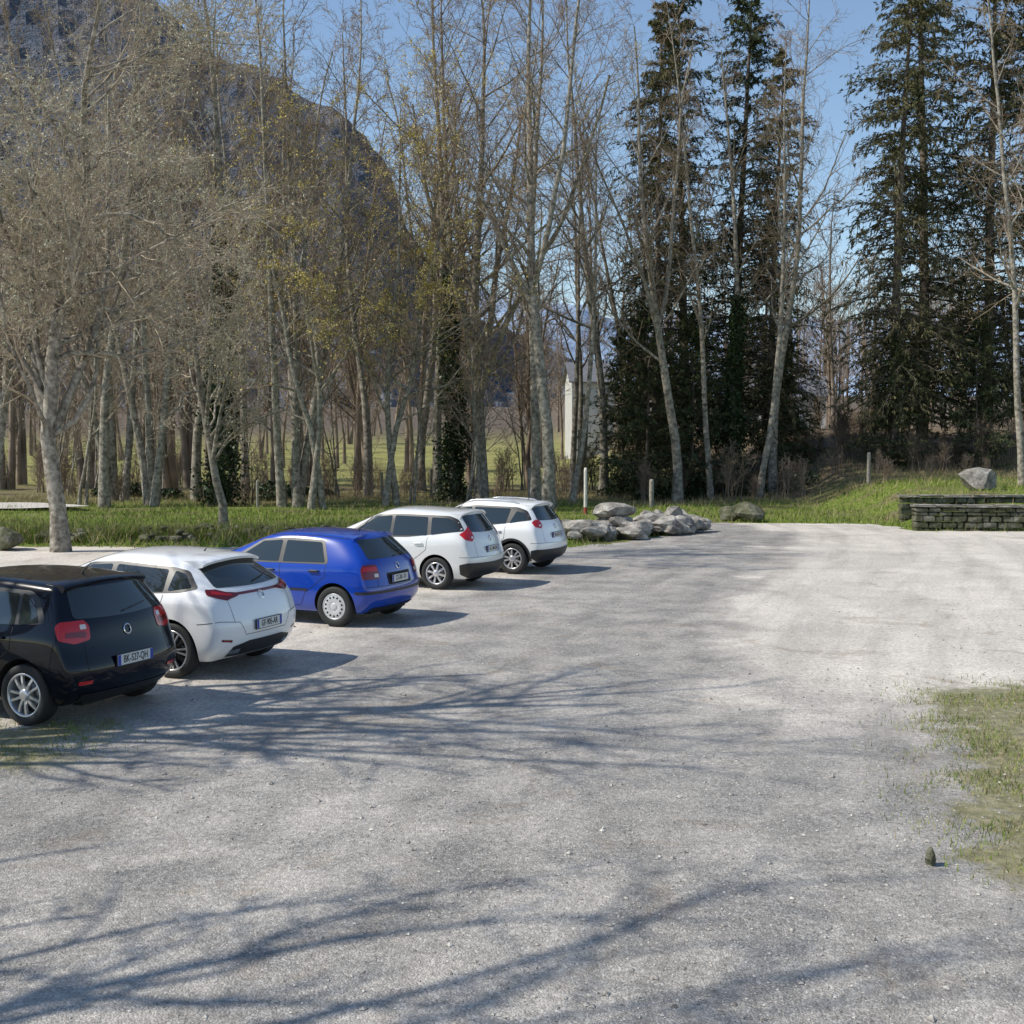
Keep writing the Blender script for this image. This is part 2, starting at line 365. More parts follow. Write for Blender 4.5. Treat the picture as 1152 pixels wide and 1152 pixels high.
# ------------------------------------------------------------------ trees
def nrm(v): return v/np.maximum(np.linalg.norm(v,axis=-1,keepdims=True),1e-9)
def interp(pts,rad,bi,t):
    P=pts.shape[1]; f=np.clip(t,0,.9999)*(P-1); i=f.astype(int); a=(f-i)[:,None]
    p0=pts[bi,i]; p1=pts[bi,i+1]
    return p0*(1-a)+p1*a, nrm(p1-p0), rad[bi,i]*(1-a[:,0])+rad[bi,i+1]*a[:,0]
def path(rng,pos,d,L,rc,P,up,wob,tip=.25):
    out=[pos]; rr=[rc]; seg=(L/(P-1))[:,None]; p=pos
    for s in range(1,P):
        p=p+d*seg; out.append(p); rr.append(rc*(1-(1-tip)*s/(P-1)))
        d=d+rng.normal(0,wob,d.shape); d[:,2]+=up; d=nrm(d)
    return np.stack(out,1),np.stack(rr,1)
def grow(rng,pts,rad,lens,n,t0,t1,ang,sd,lr,P,up,wob,rr,shape=.4,rmin=.004,tip=.25):
    B=len(pts); bi=np.repeat(np.arange(B),n); k=np.tile(np.arange(n),B)
    t=t0+(t1-t0)*(k+rng.random(B*n))/n
    pos,d,r=interp(pts,rad,bi,t)
    v=rng.normal(0,1,d.shape); v-= (v*d).sum(1,keepdims=True)*d; v=nrm(v)
    a=(ang+rng.normal(0,sd,B*n))[:,None]; dd=nrm(np.cos(a)*d+np.sin(a)*v)
    L=lens[bi]*lr*(1-shape*t)*rng.uniform(.6,1.3,B*n)
    rc=np.maximum(r*rr*rng.uniform(.7,1.1,B*n),rmin)
    p,rd=path(rng,pos,dd,L,rc,P,up,wob,tip)
    return p,rd,L
def tubes(mb,pts,rad,S,m=0):
    B,P,_=pts.shape; T=np.empty_like(pts); T[:,1:-1]=pts[:,2:]-pts[:,:-2]; T[:,0]=pts[:,1]-pts[:,0]; T[:,-1]=pts[:,-1]-pts[:,-2]
    T=nrm(T); ref=np.zeros_like(T); ref[...,0]=1; 
    mask=np.abs(T[:,:1,0])>.9; ref=np.where(mask[...,None],np.array([0,1.,0]),ref)
    U=nrm(np.cross(T,ref)); V=np.cross(T,U); a=np.arange(S)*2*np.pi/S
    vv=pts[:,:,None,:]+rad[:,:,None,None]*(np.cos(a)[None,None,:,None]*U[:,:,None,:]+np.sin(a)[None,None,:,None]*V[:,:,None,:])
    id=np.arange(B*P*S).reshape(B,P,S); j=np.roll(id,-1,axis=2)
    f=np.stack([id[:,:-1],j[:,:-1],j[:,1:],id[:,1:]],-1).reshape(-1,4)
    mb.add(vv,f,m)
def leafquads(mb,rng,pos,size,m,asp=.6,dirs=None):
    n=len(pos); u=nrm(rng.normal(0,1,(n,3))) if dirs is None else nrm(dirs+rng.normal(0,.25,(n,3)))
    v=nrm(np.cross(u,rng.normal(0,1,(n,3)))); s=(size*rng.uniform(.6,1.4,n))[:,None]
    q=np.stack([pos-u*s*.5,pos+v*s*asp*.5,pos+u*s*.5,pos-v*s*asp*.5],1)
    mb.add(q,np.arange(4*n).reshape(n,4),m)
def bare(name,seed,H=20,r0=.2,lean=(0,0),c0=.35,n1=16,n2=9,n3=6,n4=4,l1=.34,ang1=.75,up1=.06,wob0=.05,mats=None,
         buds=0,lichen=0,ivy=0,ivyh=.6,stems=1,tw=1.0,fork=0,droop=0,budsize=.08,far=False,rr1=.5,rr2=.55,wob1=.10):
    rng=np.random.default_rng(seed); mb=MB()
    pos=np.zeros((stems,3)); pos[:,:2]+=rng.normal(0,.25,(stems,2))*(stems>1)
    d=np.tile(np.array([lean[0],lean[1],1.0]),(stems,1)); d[:,:2]+=rng.normal(0,.10,(stems,2))*(stems>1); d=nrm(d)
    P0=8 if far else 16; lens=H*rng.uniform(.85,1.05,stems) if stems>1 else np.array([float(H)])
    pts,rad=path(rng,pos,d,lens,np.full(stems,r0),P0,.03,wob0,.12)
    rad[:,0]*=1.35; pts[:,0,2]-=.3
    tr=[(pts,rad,lens)]
    if fork:
        f=grow(rng,pts,rad,lens,fork,c0*.8,c0*1.6,.45,.12,.6,12,.07,.07,.75,.2); tr.append(f)
    tubes(mb,pts,rad,5 if far else 9)
    if fork: tubes(mb,f[0],f[1],7)
    twp=[]
    for ti,(p,r_,l) in enumerate(tr):
        a1=grow(rng,p,r_,l,n1 if ti==0 else max(5,n1//2),c0 if ti==0 else .2,.99,ang1,.2,l1,5 if far else 9,up1-droop,wob1,rr1,.5,.012)
        tubes(mb,a1[0],a1[1],3 if far else 5)
        a2=grow(rng,*a1,n2,.12,1,.75,.25,.42,4 if far else 6,.03-droop,.13,rr2,.4,.007*tw); tubes(mb,a2[0],a2[1],3 if far else 4,1)
        a3=grow(rng,*a2,n3,.15,1,.75,.3,.5,3 if far else 4,.02-droop,.16,.6,.3,.0055*tw); tubes(mb,a3[0],a3[1],3,1)
        twp+= [a2,a3]
        if n4:
            a4=grow(rng,*a3,n4,.2,1,.8,.3,.55,3,0,.2,.7,.3,.0045*tw); tubes(mb,a4[0],a4[1],3,1); twp.append(a4)
    if buds:
        fin=[q for i,q in enumerate(twp) if q[0].shape[1]==3]
        q=np.concatenate([z[0] for z in fin]); k=rng.integers(0,len(q),buds); k=k[(np.sin(k*.013)>-.5)]
        leafquads(mb,rng,q[k,-1]+rng.normal(0,.05,(len(k),3)),np.full(len(k),budsize),2)
    if lichen:
        for q in twp:
            q=q[0]; nn=int(lichen/len(twp)); k=rng.integers(0,len(q),nn); j=rng.integers(0,q.shape[1],nn)
            leafquads(mb,rng,q[k,j]+rng.normal(0,.012,(nn,3)),np.full(nn,.055),3)
    if ivy:
        t=rng.random(ivy)**1.0*ivyh; bi=rng.integers(0,stems,ivy); p,d_,r_=interp(pts,rad,bi,t)
        a=rng.uniform(0,2*np.pi,ivy); R=r_+(.08+.42*np.abs(rng.normal(0,.6,ivy)))*(1.0+.5*np.sin(t*60+a*2)+.4*np.sin(t*23+a))*(1.15-.6*t/ivyh)
        p=p+np.stack([np.cos(a)*R,np.sin(a)*R,rng.normal(0,.1,ivy)],1)
        leafquads(mb,rng,p,np.full(ivy,.13),4,.85)
    mats=mats or [M_bark,M_twig]
    if far: return mb.raw()
    return mb.mesh(name,[mats[0],mats[1],M_bud,M_lichen,M_ivy],True)
def place(name,me,x,y,rz=0,s=1,parent=None,sz=None):
    if me.users>0: me=me.copy()
    o=bpy.data.objects.new(name,me); o.location=(x,y,float(hgt(x,y))); o.rotation_euler=(0,0,rz); o.scale=(s,s,sz or s)
    return link(o,parent)
LM=[M_bark,M_twigl]
t_lich=bare('lichen_tree',11,H=14.5,r0=.22,lean=(-.06,0),c0=.18,n1=26,n2=12,n3=7,n4=4,l1=.52,ang1=1.0,up1=.03,wob0=.15,wob1=.19,lichen=36000,fork=3,tw=1.3,mats=LM)
place('lichen_covered_tree',t_lich,-11.3,30,0)
t_lich2=bare('lichen_tree2',12,H=12.5,r0=.17,lean=(.02,0),c0=.2,n1=20,n2=11,n3=6,n4=3,l1=.50,ang1=1.0,up1=.04,wob0=.13,wob1=.18,lichen=16000,fork=2,tw=1.3,mats=LM)
place('lichen_covered_tree',t_lich2,-14.8,34,2.0); place('lichen_covered_tree',t_lich2,-9.4,39,4.4,.85)
# trees just left of the frame, whose branch shadows fall across the lot
t_near=bare('bare_tree_a',21,H=12.0,r0=.27,c0=.28,n1=13,n2=6,n3=3,n4=0,l1=.55,ang1=.85,fork=3,tw=2.6,rr1=.62,rr2=.62,wob1=.16,lichen=1000)
place('bare_tree',t_near,-10.6,10.0,.4)
place('bare_tree',t_near,-9.6,11.6,3.6,.95)
place('bare_tree',t_near,-9.0,4.2,2.2,.9)
place('bare_tree',t_near,-8.0,1.6,5.0,.8)
mA=bare('tall_a',31,H=26,r0=.24,c0=.30,n1=24,n2=10,n3=6,n4=2,l1=.25,ang1=.65,tw=1.7,wob0=.035)
mB=bare('tall_b',32,H=24,r0=.26,c0=.28,n1=18,n2=9,n3=6,n4=2,l1=.30,ang1=.7,tw=1.7,fork=2,wob0=.05)
mC=bare('tall_c',33,H=25,r0=.19,c0=.32,n1=18,n2=8,n3=6,n4=2,l1=.23,ang1=.6,tw=1.7,stems=3,wob0=.03)
mI=bare('ivy_a',34,H=25,r0=.24,c0=.36,n1=18,n2=8,n3=6,n4=3,l1=.24,ang1=.65,tw=1.6,ivy=13000,ivyh=.45,wob0=.035)
mY=bare('sprout',35,H=16.5,r0=.15,c0=.22,n1=20,n2=9,n3=5,n4=3,l1=.40,ang1=.9,tw=1.3,buds=24000,stems=2,fork=1,budsize=.075)
mY2=bare('sprout2',36,H=24,r0=.30,c0=.22,n1=22,n2=9,n3=6,n4=3,l1=.36,ang1=.85,tw=1.6,buds=15000,fork=4,wob0=.06,budsize=.075)
mL=bare('leaning',37,H=22,r0=.17,lean=(.16,0),c0=.4,n1=16,n2=8,n3=5,n4=3,l1=.2,ang1=.6,tw=1.5,wob0=.03)
mL2=bare('leaning2',38,H=22,r0=.14,lean=(-.09,0),c0=.3,n1=20,n2=8,n3=5,n4=3,l1=.18,ang1=.7,tw=1.4,wob0=.03)
mS=bare('sapling',39,H=11,r0=.07,c0=.2,n1=16,n2=7,n3=4,n4=0,l1=.26,ang1=.6,tw=1.8,stems=2,wob0=.05)
B='bare_tree'
place(B,mC,-9.1,50,.5); place('ivy_clad_tree',mI,-12.4,51,1.0); place(B,mC,-15.3,51,2.6,.95); place(B,mB,-14.2,54,1.2,.9)
place(B,mA,-17.0,50,0,.9); place(B,mC,-18.5,56,3.3); place(B,mA,-7.2,60,2.0,.9); place(B,mB,-11,62,4.0,.95); place(B,mA,-14,63,4.0,.9)
place('sprouting_tree',mY,-7.9,49,.6,1.0); place('sprouting_tree',mY,-5.2,51,3.6,.98)
place('sprouting_tree',mY2,-1.4,55,2.5,1.0)
place('ivy_clad_tree',mI,-2.7,56,2.4,.95); place(B,mA,-3.6,58,4.4); place(B,mB,1.5,49,3.9,1.02); place(B,mA,1.0,50.5,1.1,.9)
place(B,mL,2.6,52,0,.8); place(B,mA,4.6,60,3.0,.95); place(B,mC,3.6,64,1.0,.9); place(B,mB,-5,66,1.0,.95); place(B,mB,7.6,55,5.0,.9)
place(B,mL2,9.3,56,0.3,1.05); place(B,mL,11.3,55,.1,.95); place(B,mA,12.6,58,5.0,.9); place('ivy_clad_tree',mI,10.6,58,.8,.85)
place(B,mL2,19.6,46,0,1.0); place(B,mA,24,52,2,.9); place(B,mC,7,62,2.2,.9)
r=random.Random(21)
for i in range(16):
    y=r.uniform(50,68); u=r.uniform(-.40,.06); place('sapling',mS,u*y,y,r.uniform(0,6),r.uniform(.5,1.1))
def conifer(name,seed,H=26,Lm=3.6,nb=300,c0=.06,mat=None,dens=1.0,droop=.12,nt2=13,nq=9,qs=.2):
    rng=np.random.default_rng(seed); mb=MB()
    pts,rad=path(rng,np.zeros((1,3)),np.array([[0,0,1.]]),np.array([float(H)]),np.array([H*.011]),20,.02,.012,.08)
    pts[:,0,2]-=.3; tubes(mb,pts,rad,9)
    t=c0+(1-c0)*np.sort(rng.random(nb)); pos,d,r=interp(pts,rad,np.zeros(nb,int),t)
    a=rng.uniform(0,2*np.pi,nb); el=.15+.7*t**2+rng.normal(0,.1,nb)
    dd=np.stack([np.cos(a)*np.cos(el),np.sin(a)*np.cos(el),np.sin(el)],1)
    prof=(1-t)**.6*(.5+.5*ss(t,c0,c0+.12))
    L=(Lm*prof+.25)*rng.uniform(.55,1.15,nb)*(1+.2*np.sin(3*a+t*9))
    p1,r1=path(rng,pos,dd,L,np.maximum(r*.22,.012),8,-droop,.05,.2)
    p1[:,-2:,2]+=.06*L[:,None]
    tubes(mb,p1,r1,4)
    p2,r2,l2=grow(rng,p1,r1,L,nt2,.15,1,.9,.25,.26,4,-.25,.12,.4,.35,.006)
    tubes(mb,p2[:,::3],r2[:,::3],3)
    k=np.repeat(np.arange(len(p2)),nq); tt=rng.random(len(k))
    pos,d,_=interp(p2,r2,k,tt); d=d+np.array([0,0,-.35]); keep=rng.random(len(k))<dens
    leafquads(mb,rng,(pos+rng.normal(0,.035,pos.shape))[keep],np.full(keep.sum(),qs),1,.26,d[keep])
    k=np.repeat(np.arange(nb),14); pos,d,_=interp(p1,r1,k,.3+.7*rng.random(len(k)))
    leafquads(mb,rng,pos+rng.normal(0,.05,pos.shape),np.full(len(k),qs),1,.25,d)
    return mb.mesh(name,[M_barkd,mat or M_needle],True)
cA=conifer('spruce_a',51,H=28,Lm=4.6,nb=340,droop=.17)
cB=conifer('spruce_b',52,H=25,Lm=4.3,nb=310,mat=M_needle2,droop=.2,dens=.9,c0=.08)
cC=conifer('spruce_c',53,H=9,Lm=2.8,nb=160,c0=.02,droop=.05,nt2=11,nq=9,qs=.18)
S='spruce_tree'
place(S,cA,20.8,61,0,1.05); place(S,cB,18.4,58,2,1.02); place(S,cB,23.6,60,3,1.15); place(S,cA,27,62,1,1.1)
place(S,cA,9.0,63,1.5,.95); place(S,cB,7.2,60,.3,.95); place(S,cA,11.8,64,4.1,.98); place(S,cB,13.0,60.5,2.2,.85); place(S,cC,6.4,57,0,1.0); place(S,cC,8.6,57.5,1.5,.95)
place(S,cC,5.6,61,2,.9); place(S,cC,13.5,60,2.5,.8); place(S,cC,18.2,57.5,.9,.7); place(S,cC,22.2,57.5,2.9,.8)
place(S,cB,15.5,74,.9,.55)
shr=[bare('s',60+i,H=2.6,r0=.035,c0=.1,n1=8,n2=6,n3=3,n4=0,l1=.5,ang1=.7,stems=7,tw=1.6,far=True) for i in range(2)]
def scatter(name,raws,lst,mats):
    mb=MB()
    for i,(x,y,rz,s) in enumerate(lst):
        v,f,mi=raws[i%len(raws)]; c,sn=math.cos(rz)*s,math.sin(rz)*s
        vv=np.stack([v[:,0]*c-v[:,1]*sn+x,v[:,0]*sn+v[:,1]*c+y,v[:,2]*s+float(hgt(x,y))],1); mb.add(vv,f,mi)
    return link(bpy.data.objects.new(name,mb.mesh(name,mats,True)))
r=random.Random(4); L=[]
for i in range(150):
    if i<90: y=r.uniform(52,76); x=r.uniform(-.46,.46)*y
    else: y=r.uniform(54,72); x=r.uniform(9,22)
    if -5<x<6 and y<54: continue
    L.append((x,y,r.uniform(0,6),r.uniform(.35,1.0)*(1 if i<90 else .7)))
scatter('bramble_undergrowth',shr,L,[M_twig2,M_twig2])
mb=MB(); rg=np.random.default_rng(77)
for i in range(34):
    x=rg.uniform(5,15) if i<20 else rg.uniform(-20,-9); y=rg.uniform(56,60); n=600; s=rg.uniform(.4,1.0)
    p=nrm(rg.normal(0,1,(n,3)))*np.array([1.2,1,.8])*s*rg.uniform(.5,1,(n,1)); p[:,2]=np.abs(p[:,2]); p+=[x,y,float(hgt(x,y))]
    leafquads(mb,rg,p,np.full(n,.14),0,.8)
link(bpy.data.objects.new('evergreen_undergrowth',mb.mesh('evergreen_undergrowth',[M_ivy])))
fr=[bare('f',80+i,H=20,r0=.2,c0=.2,n1=20,n2=7,n3=4,n4=0,l1=.26,ang1=.65,tw=3.6,stems=1+i%2,far=True) for i in range(4)]
r=random.Random(9); L=[]
for i in range(190):
    y=r.uniform(66,84) if i<30 else 105+r.random()**1.2*150
    u=r.uniform(-.54,.50)
    if i<30: u=r.uniform(-.48,.02)
    if .045<u<.085 and y<160: continue
    L.append((u*y,y,r.uniform(0,6.28),r.uniform(.75,1.15)*(1+.25*(y>160))))
scatter('distant_woodland',fr,L,[M_twig2,M_twig2])
# ------------------------------------------------------------------ mountains
def ridge(name,prof,D,d0,mat,amp,seed,nu=260,nv=90,jag=0):
    P=np.array(prof,float); u=np.linspace((P[0,0]-576)/1350,(P[-1,0]-576)/1350,nu)
    e=np.interp(u,(P[:,0]-576)/1350,(495-P[:,1])/1350)
    v=np.linspace(0,1.5,nv); U,V=np.meshgrid(u,v); dist=d0+(D-d0)*V
    x=U*dist; y=dist; base=np.where(V<=1,V**1.05,1-.8*(V-1))*(e[None]*D)
    rg=np.random.default_rng(seed); nz=np.zeros_like(x)
    for k in range(44):
        fr_=10**rg.uniform(-2.6,-.95); a=rg.uniform(0,6.28); nz+= (1-np.abs(np.sin((x*np.cos(a)+y*np.sin(a))*fr_+rg.uniform(0,6.28)))*2)*(.006/fr_)
    z=base+nz*amp*np.clip(V*3,0,1)*np.clip(1.15-np.abs(V-1)*.5,0,1)+rg.normal(0,jag,x.shape)
    id=np.arange(nu*nv).reshape(nv,nu); f=np.stack([id[:-1,:-1],id[:-1,1:],id[1:,1:],id[1:,:-1]],-1).reshape(-1,4)
    link(bpy.data.objects.new(name,np_mesh(name,np.stack([x,y,z-2],-1),f,[mat],None,False)))
m,nt,b=newmat('wooded_mountain'); co=geopos(nt)
a_=noise(nt,.018,6,.7,co,.5); c_=noise(nt,.16,3,.8,co)
c=ramp(nt,a_,[(.38,(.085,.11,.15)),(.5,(.13,.145,.175)),(.62,(.21,.20,.205)),(.72,(.28,.275,.285))])  # woodland tones shifted bluish, putting distance haze into the base colour
c=mixc(nt,.7,c,ramp(nt,c_,[(.35,.55),(.65,1.3)]),'MULTIPLY')
nt.links.new(c,b.inputs['Base Color']); b.inputs['Roughness'].default_value=1; b.inputs['Specular IOR Level'].default_value=0
bump(nt,b,c_,1,8)
M_mt=m
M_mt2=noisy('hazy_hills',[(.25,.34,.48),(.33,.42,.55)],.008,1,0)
ridge('mountain',[(-900,-500),(-200,-260),(0,-150),(180,-60),(240,0),(290,20),(345,62),(385,72),(440,120),(462,200),(500,235),(545,285),(600,305),(680,350),(760,385),(900,420),(1100,440),(1400,450)],900,330,M_mt,4.2,1,jag=1.5)
ridge('distant_hills',[(300,260),(560,300),(700,320),(860,335),(920,350),(1000,335),(1200,300),(1600,250)],3000,1500,M_mt2,6,2)
M_pl=noisy('pale_render',[(.42,.41,.38),(.52,.50,.47)],1,.9,.1); M_rf=noisy('slate_roof',[(.12,.12,.13),(.2,.2,.21)],3,.7,.3); M_win=simple('window_dark',(.02,.02,.025),.1)
def house(name,x,y,w,d,h,rh,rz):
    e=empty(name,(x,y,float(hgt(x,y))-.2),rz)
    def part(nm,vs,fs,m):
        me=bpy.data.meshes.new(nm); me.from_pydata(vs,[],fs); me.materials.append(m); link(bpy.data.objects.new(nm,me),e)
    a,b_=w/2,d/2
    part('walls',[(-a,-b_,0),(a,-b_,0),(a,b_,0),(-a,b_,0),(-a,-b_,h),(a,-b_,h),(a,b_,h),(-a,b_,h),(-a,0,h+rh),(a,0,h+rh)],
         [(0,1,5,4),(2,3,7,6),(1,2,6,9,5),(3,0,4,8,7)],M_pl)
    o=.4; k=rh/b_
    part('roof',[(-a-o,-b_-o,h-o*k+.05),(a+o,-b_-o,h-o*k+.05),(a+o,0,h+rh+.05),(-a-o,0,h+rh+.05),(-a-o,b_+o,h-o*k+.05),(a+o,b_+o,h-o*k+.05),
         (-a-o,-b_-o,h-o*k+.2),(a+o,-b_-o,h-o*k+.2),(a+o,0,h+rh+.25),(-a-o,0,h+rh+.25),(-a-o,b_+o,h-o*k+.2),(a+o,b_+o,h-o*k+.2)],
         [(0,1,2,3),(3,2,5,4),(6,7,8,9),(9,8,11,10),(0,1,7,6),(4,5,11,10),(1,2,8,7),(2,5,11,8),(0,3,9,6),(3,4,10,9)],M_rf)
    vs=[];fs=[]
    for fl in range(int(h//2.8)):
        for i in range(int(w//2.6)):
            xx=-a+1.3+i*2.6; z=1+fl*2.8; n=len(vs); vs+=[(xx-.5,-b_-.03,z),(xx+.5,-b_-.03,z),(xx+.5,-b_-.03,z+1.3),(xx-.5,-b_-.03,z+1.3)]; fs.append((n,n+1,n+2,n+3))
    part('windows',vs,fs,M_win)
house('distant_house',9.6,150,5.2,6,9.5,2.2,.1)
house('distant_house',28,122,7,6,4,1.8,-.2)

# ------------------------------------------------------------------ cars
M_glass=simple('car_glass',(.018,.026,.026),.03,0,.5,.8)
M_trim=simple('black_plastic',(.018,.018,.019),.45)
M_seam=simple('panel_gap',(.006,.006,.006),.7)
M_tyre=simple('tyre_rubber',(.018,.018,.018),.75)
M_well=simple('wheel_well',(.008,.008,.008),.9)
M_alloy=simple('alloy',(.6,.6,.61),.28,.7)
M_alloyd=simple('dark_alloy',(.03,.03,.032),.35,.5)
M_hub=simple('hubcap_plastic',(.55,.56,.57),.35,.2)
M_red=simple('tail_lamp_red',(.50,.008,.010),.12,0,.7)
M_redd=simple('tail_lamp_dark',(.16,.005,.008),.12,0,.7)
M_lampw=simple('lamp_clear',(.65,.6,.58),.15,0,.6)
M_plate=simple('plate_white',(.62,.62,.6),.4); M_pblue=simple('plate_blue',(.01,.04,.35),.4); M_ink=simple('plate_ink',(.01,.01,.01),.5)
M_chrome=simple('chrome',(.75,.75,.76),.12,1.0)
M_disc=simple('brake_disc_steel',(.2,.2,.2),.4,.7)
def add_mesh(nm,me,parent,loc=(0,0,0),rot=(0,0,0)):
    o=bpy.data.objects.new(nm,me); o.location=loc; o.rotation_euler=rot; return link(o,parent)
def bm_mesh(bm,nm,mat,smooth=True):
    me=bpy.data.meshes.new(nm); bm.to_mesh(me); bm.free()
    for x in (mat if isinstance(mat,(list,tuple)) else [mat]): me.materials.append(x)
    if smooth: me.polygons.foreach_set('use_smooth',[True]*len(me.polygons))
    return me
def roundpoly(pts,r,n=5):
    out=[]; N=len(pts)
    for i in range(N):
        p=Vector(pts[i][:2]); a=Vector(pts[i-1][:2])-p; b_=Vector(pts[(i+1)%N][:2])-p
        rr=min(r if len(pts[i])<3 else pts[i][2],a.length*.45,b_.length*.45)
        s=p+a.normalized()*rr; e=p+b_.normalized()*rr
        for k in range(n+1):
            t=k/n; out.append(tuple((1-t)**2*s+2*t*(1-t)*p+t*t*e))
    return out
def project(bvh,poly,axis_,side=1,off=.004,cell=.04,cor=None):
    bm=bmesh.new(); vs=[bm.verts.new((p[0],p[1],0)) for p in poly]
    bm.faces.new(vs)
    lo=[min(p[i] for p in poly) for i in (0,1)]; hi=[max(p[i] for p in poly) for i in (0,1)]
    for ax in (0,1):
        k=math.floor(lo[ax]/cell)+1
        while k*cell<hi[ax]:
            no=[0,0,0]; no[ax]=1; cc=[0,0,0]; cc[ax]=k*cell
            bmesh.ops.bisect_plane(bm,geom=bm.verts[:]+bm.edges[:]+bm.faces[:],dist=1e-6,plane_co=cc,plane_no=no); k+=1
    bmesh.ops.triangulate(bm,faces=[f for f in bm.faces if len(f.verts)>4])
    for v in bm.verts:
        u,z=v.co.x,v.co.y
        if axis_=='side': o=Vector((u,3*side,z)); d=Vector((0,-side,0))
        elif axis_=='rear': o=Vector((-6,u,z)); d=Vector((1,0,0))
        elif axis_=='front': o=Vector((9,u,z)); d=Vector((-1,0,0))
        elif axis_=='corner':
            xc,yc=cor; a=.35*math.pi/4
            if u<-a: o=Vector((-6,side*(yc+u+a),z)); d=Vector((1,0,0))
            elif u>a: o=Vector((xc+u-a,3*side,z)); d=Vector((0,-side,0))
            else:
                ph=math.pi/4+u/.35; dd=Vector((-math.cos(ph),side*math.sin(ph),0)); o=Vector((xc,side*yc,z))+dd*3; d=-dd
        else: o=Vector((u,z,5)); d=Vector((0,0,-1))
        loc,no,_,_=bvh.ray_cast(o,d)
        if loc is None:
            q=o.copy()
            if axis_=='side': q.y=.75*side
            elif axis_ in('rear','corner'): q.x=-.5
            elif axis_=='front': q.x=3
            else: q.z=1.2
            loc,no,_,_=bvh.find_nearest(q)
        if no.dot(d)>0: no=-no
        v.co=loc+no*off
    return bm
def strip(pts,wd):
    L=[];R=[]
    for i,p in enumerate(pts):
        p=Vector(p); a=Vector(pts[max(i-1,0)]); b_=Vector(pts[min(i+1,len(pts)-1)]); d=(b_-a).normalized(); n=Vector((-d.y,d.x))*wd/2
        L.append(tuple(p+n)); R.append(tuple(p-n))
    return L+R[::-1]
def lathe(prof,n=40):
    v=[];f=[]
    for k in range(n):
        a=2*math.pi*k/n
        for r_,y in prof: v.append((r_*math.cos(a),y,r_*math.sin(a)))
    P=len(prof)
    for k in range(n):
        for i in range(P-1):
            a=k*P+i;b_=((k+1)%n)*P+i; f.append((a,a+1,b_+1,b_))
    return v,f
def wheel(parent,nm,x,y,R,side,style,rimr):
    e=bpy.data.objects.new(nm,None); e.location=(x,y,R); e.parent=parent; e.rotation_euler=(0,random.uniform(0,1.2),0 if side>0 else math.pi); COL.objects.link(e)
    def part(n_,v,f,m,sm=True):
        me=bpy.data.meshes.new(n_); me.from_pydata(v,[],f); me.materials.append(m)
        me.polygons.foreach_set('use_smooth',[sm]*len(f)); add_mesh(n_,me,e)
    rr=rimr
    v,f=lathe([(rr,.080),(rr+.006,.094),(rr+.03,.102),(R-.035,.101),(R-.012,.092),(R-.002,.075),(R,.05),(R-.006,.03),(R,.028),(R,.0),(R-.006,-.002),(R,-.004),(R,-.06),(R-.012,-.09),(R-.035,-.1),(rr,-.09)],56); part('tyre',v,f,M_tyre)
    rm=M_hub if style=='cap' else M_alloy
    v,f=lathe([(rr+.004,.088),(rr-.002,.096),(rr-.014,.094),(rr-.02,.08),(rr-.03,-.06)],56); part('rim_lip',v,f,rm)
    v,f=lathe([(rr-.02,-.02),(.0,-.02)],32); part('brake_shadow',v,f,M_well)
    v,f=lathe([(.13,.0),(.13,.012),(.05,.012),(0,.012)],32); part('brake_disc',v,f,M_disc)
    def spokes(m,lst):
        v=[];f=[]
        for a,w0,w1,y0,y1,r0,r1,sk in lst:
            n=len(v); ca,sa=math.cos(a),math.sin(a)
            for r_,wv,yy,s in ((r0,w0,y0,0),(.5*(r0+r1),.5*(w0+w1)*.9,.5*(y0+y1)+.008,sk*.5),(r1,w1,y1,sk)):
                for q,yo in ((-1,-.022),(-.75,0),(.75,0),(1,-.022)):
                    t=q*wv/2+s; v.append((r_*ca-t*sa,yy+yo,r_*sa+t*ca))
            for s in range(2):
                for q in range(3):
                    b_=n+s*4+q; f.append((b_,b_+1,b_+5,b_+4))
        part('spokes',v,f,m,False)
    T=2*math.pi
    if style=='y5':
        spokes(M_alloy,[(k*T/5+o,.04,.032,.082,.078,.04,rr-.012,o*.12) for k in range(5) for o in (-.24,.24)])
        hb=M_alloy
    elif style=='turbine':
        spokes(M_alloyd,[(k*T/10,.06,.075,.070,.070,.03,rr-.014,.05) for k in range(10)])
        spokes(M_alloy,[(k*T/5+o,.018,.03,.086,.084,.04,rr-.012,.03) for k in range(5) for o in (0,.32)]); hb=M_alloyd
    elif style=='s8':
        spokes(M_alloy,[(k*T/8,.045,.05,.084,.08,.03,rr-.012,0) for k in range(8)]); hb=M_alloy
    elif style=='s5':
        spokes(M_alloy,[(k*T/5+o,.05,.045,.084,.08,.03,rr-.012,o*.1) for k in range(5) for o in (-.17,.17)]); hb=M_alloy
    else:
        v,f=lathe([(rr-.012,.086),(rr-.03,.094),(rr-.075,.096),(.075,.100),(.06,.092),(0,.094)],56); part('hubcap',v,f,M_hub)
        v=[];f=[]
        for k in range(14):
            a=k*T/14; n=len(v)
            for i in range(12):
                t=i*T/12; r_=rr-.052+.017*math.cos(t); w_=.017*math.sin(t); v.append((r_*math.cos(a)-w_*math.sin(a),.0975,r_*math.sin(a)+w_*math.cos(a)))
            f.append(tuple(range(n,n+12)))
        part('vent_holes',v,f,M_well,False); hb=M_hub
    v,f=lathe([(.062,.075),(.06,.09),(.052,.098),(.03,.1),(0,.1)],28); part('hub',v,f,hb)

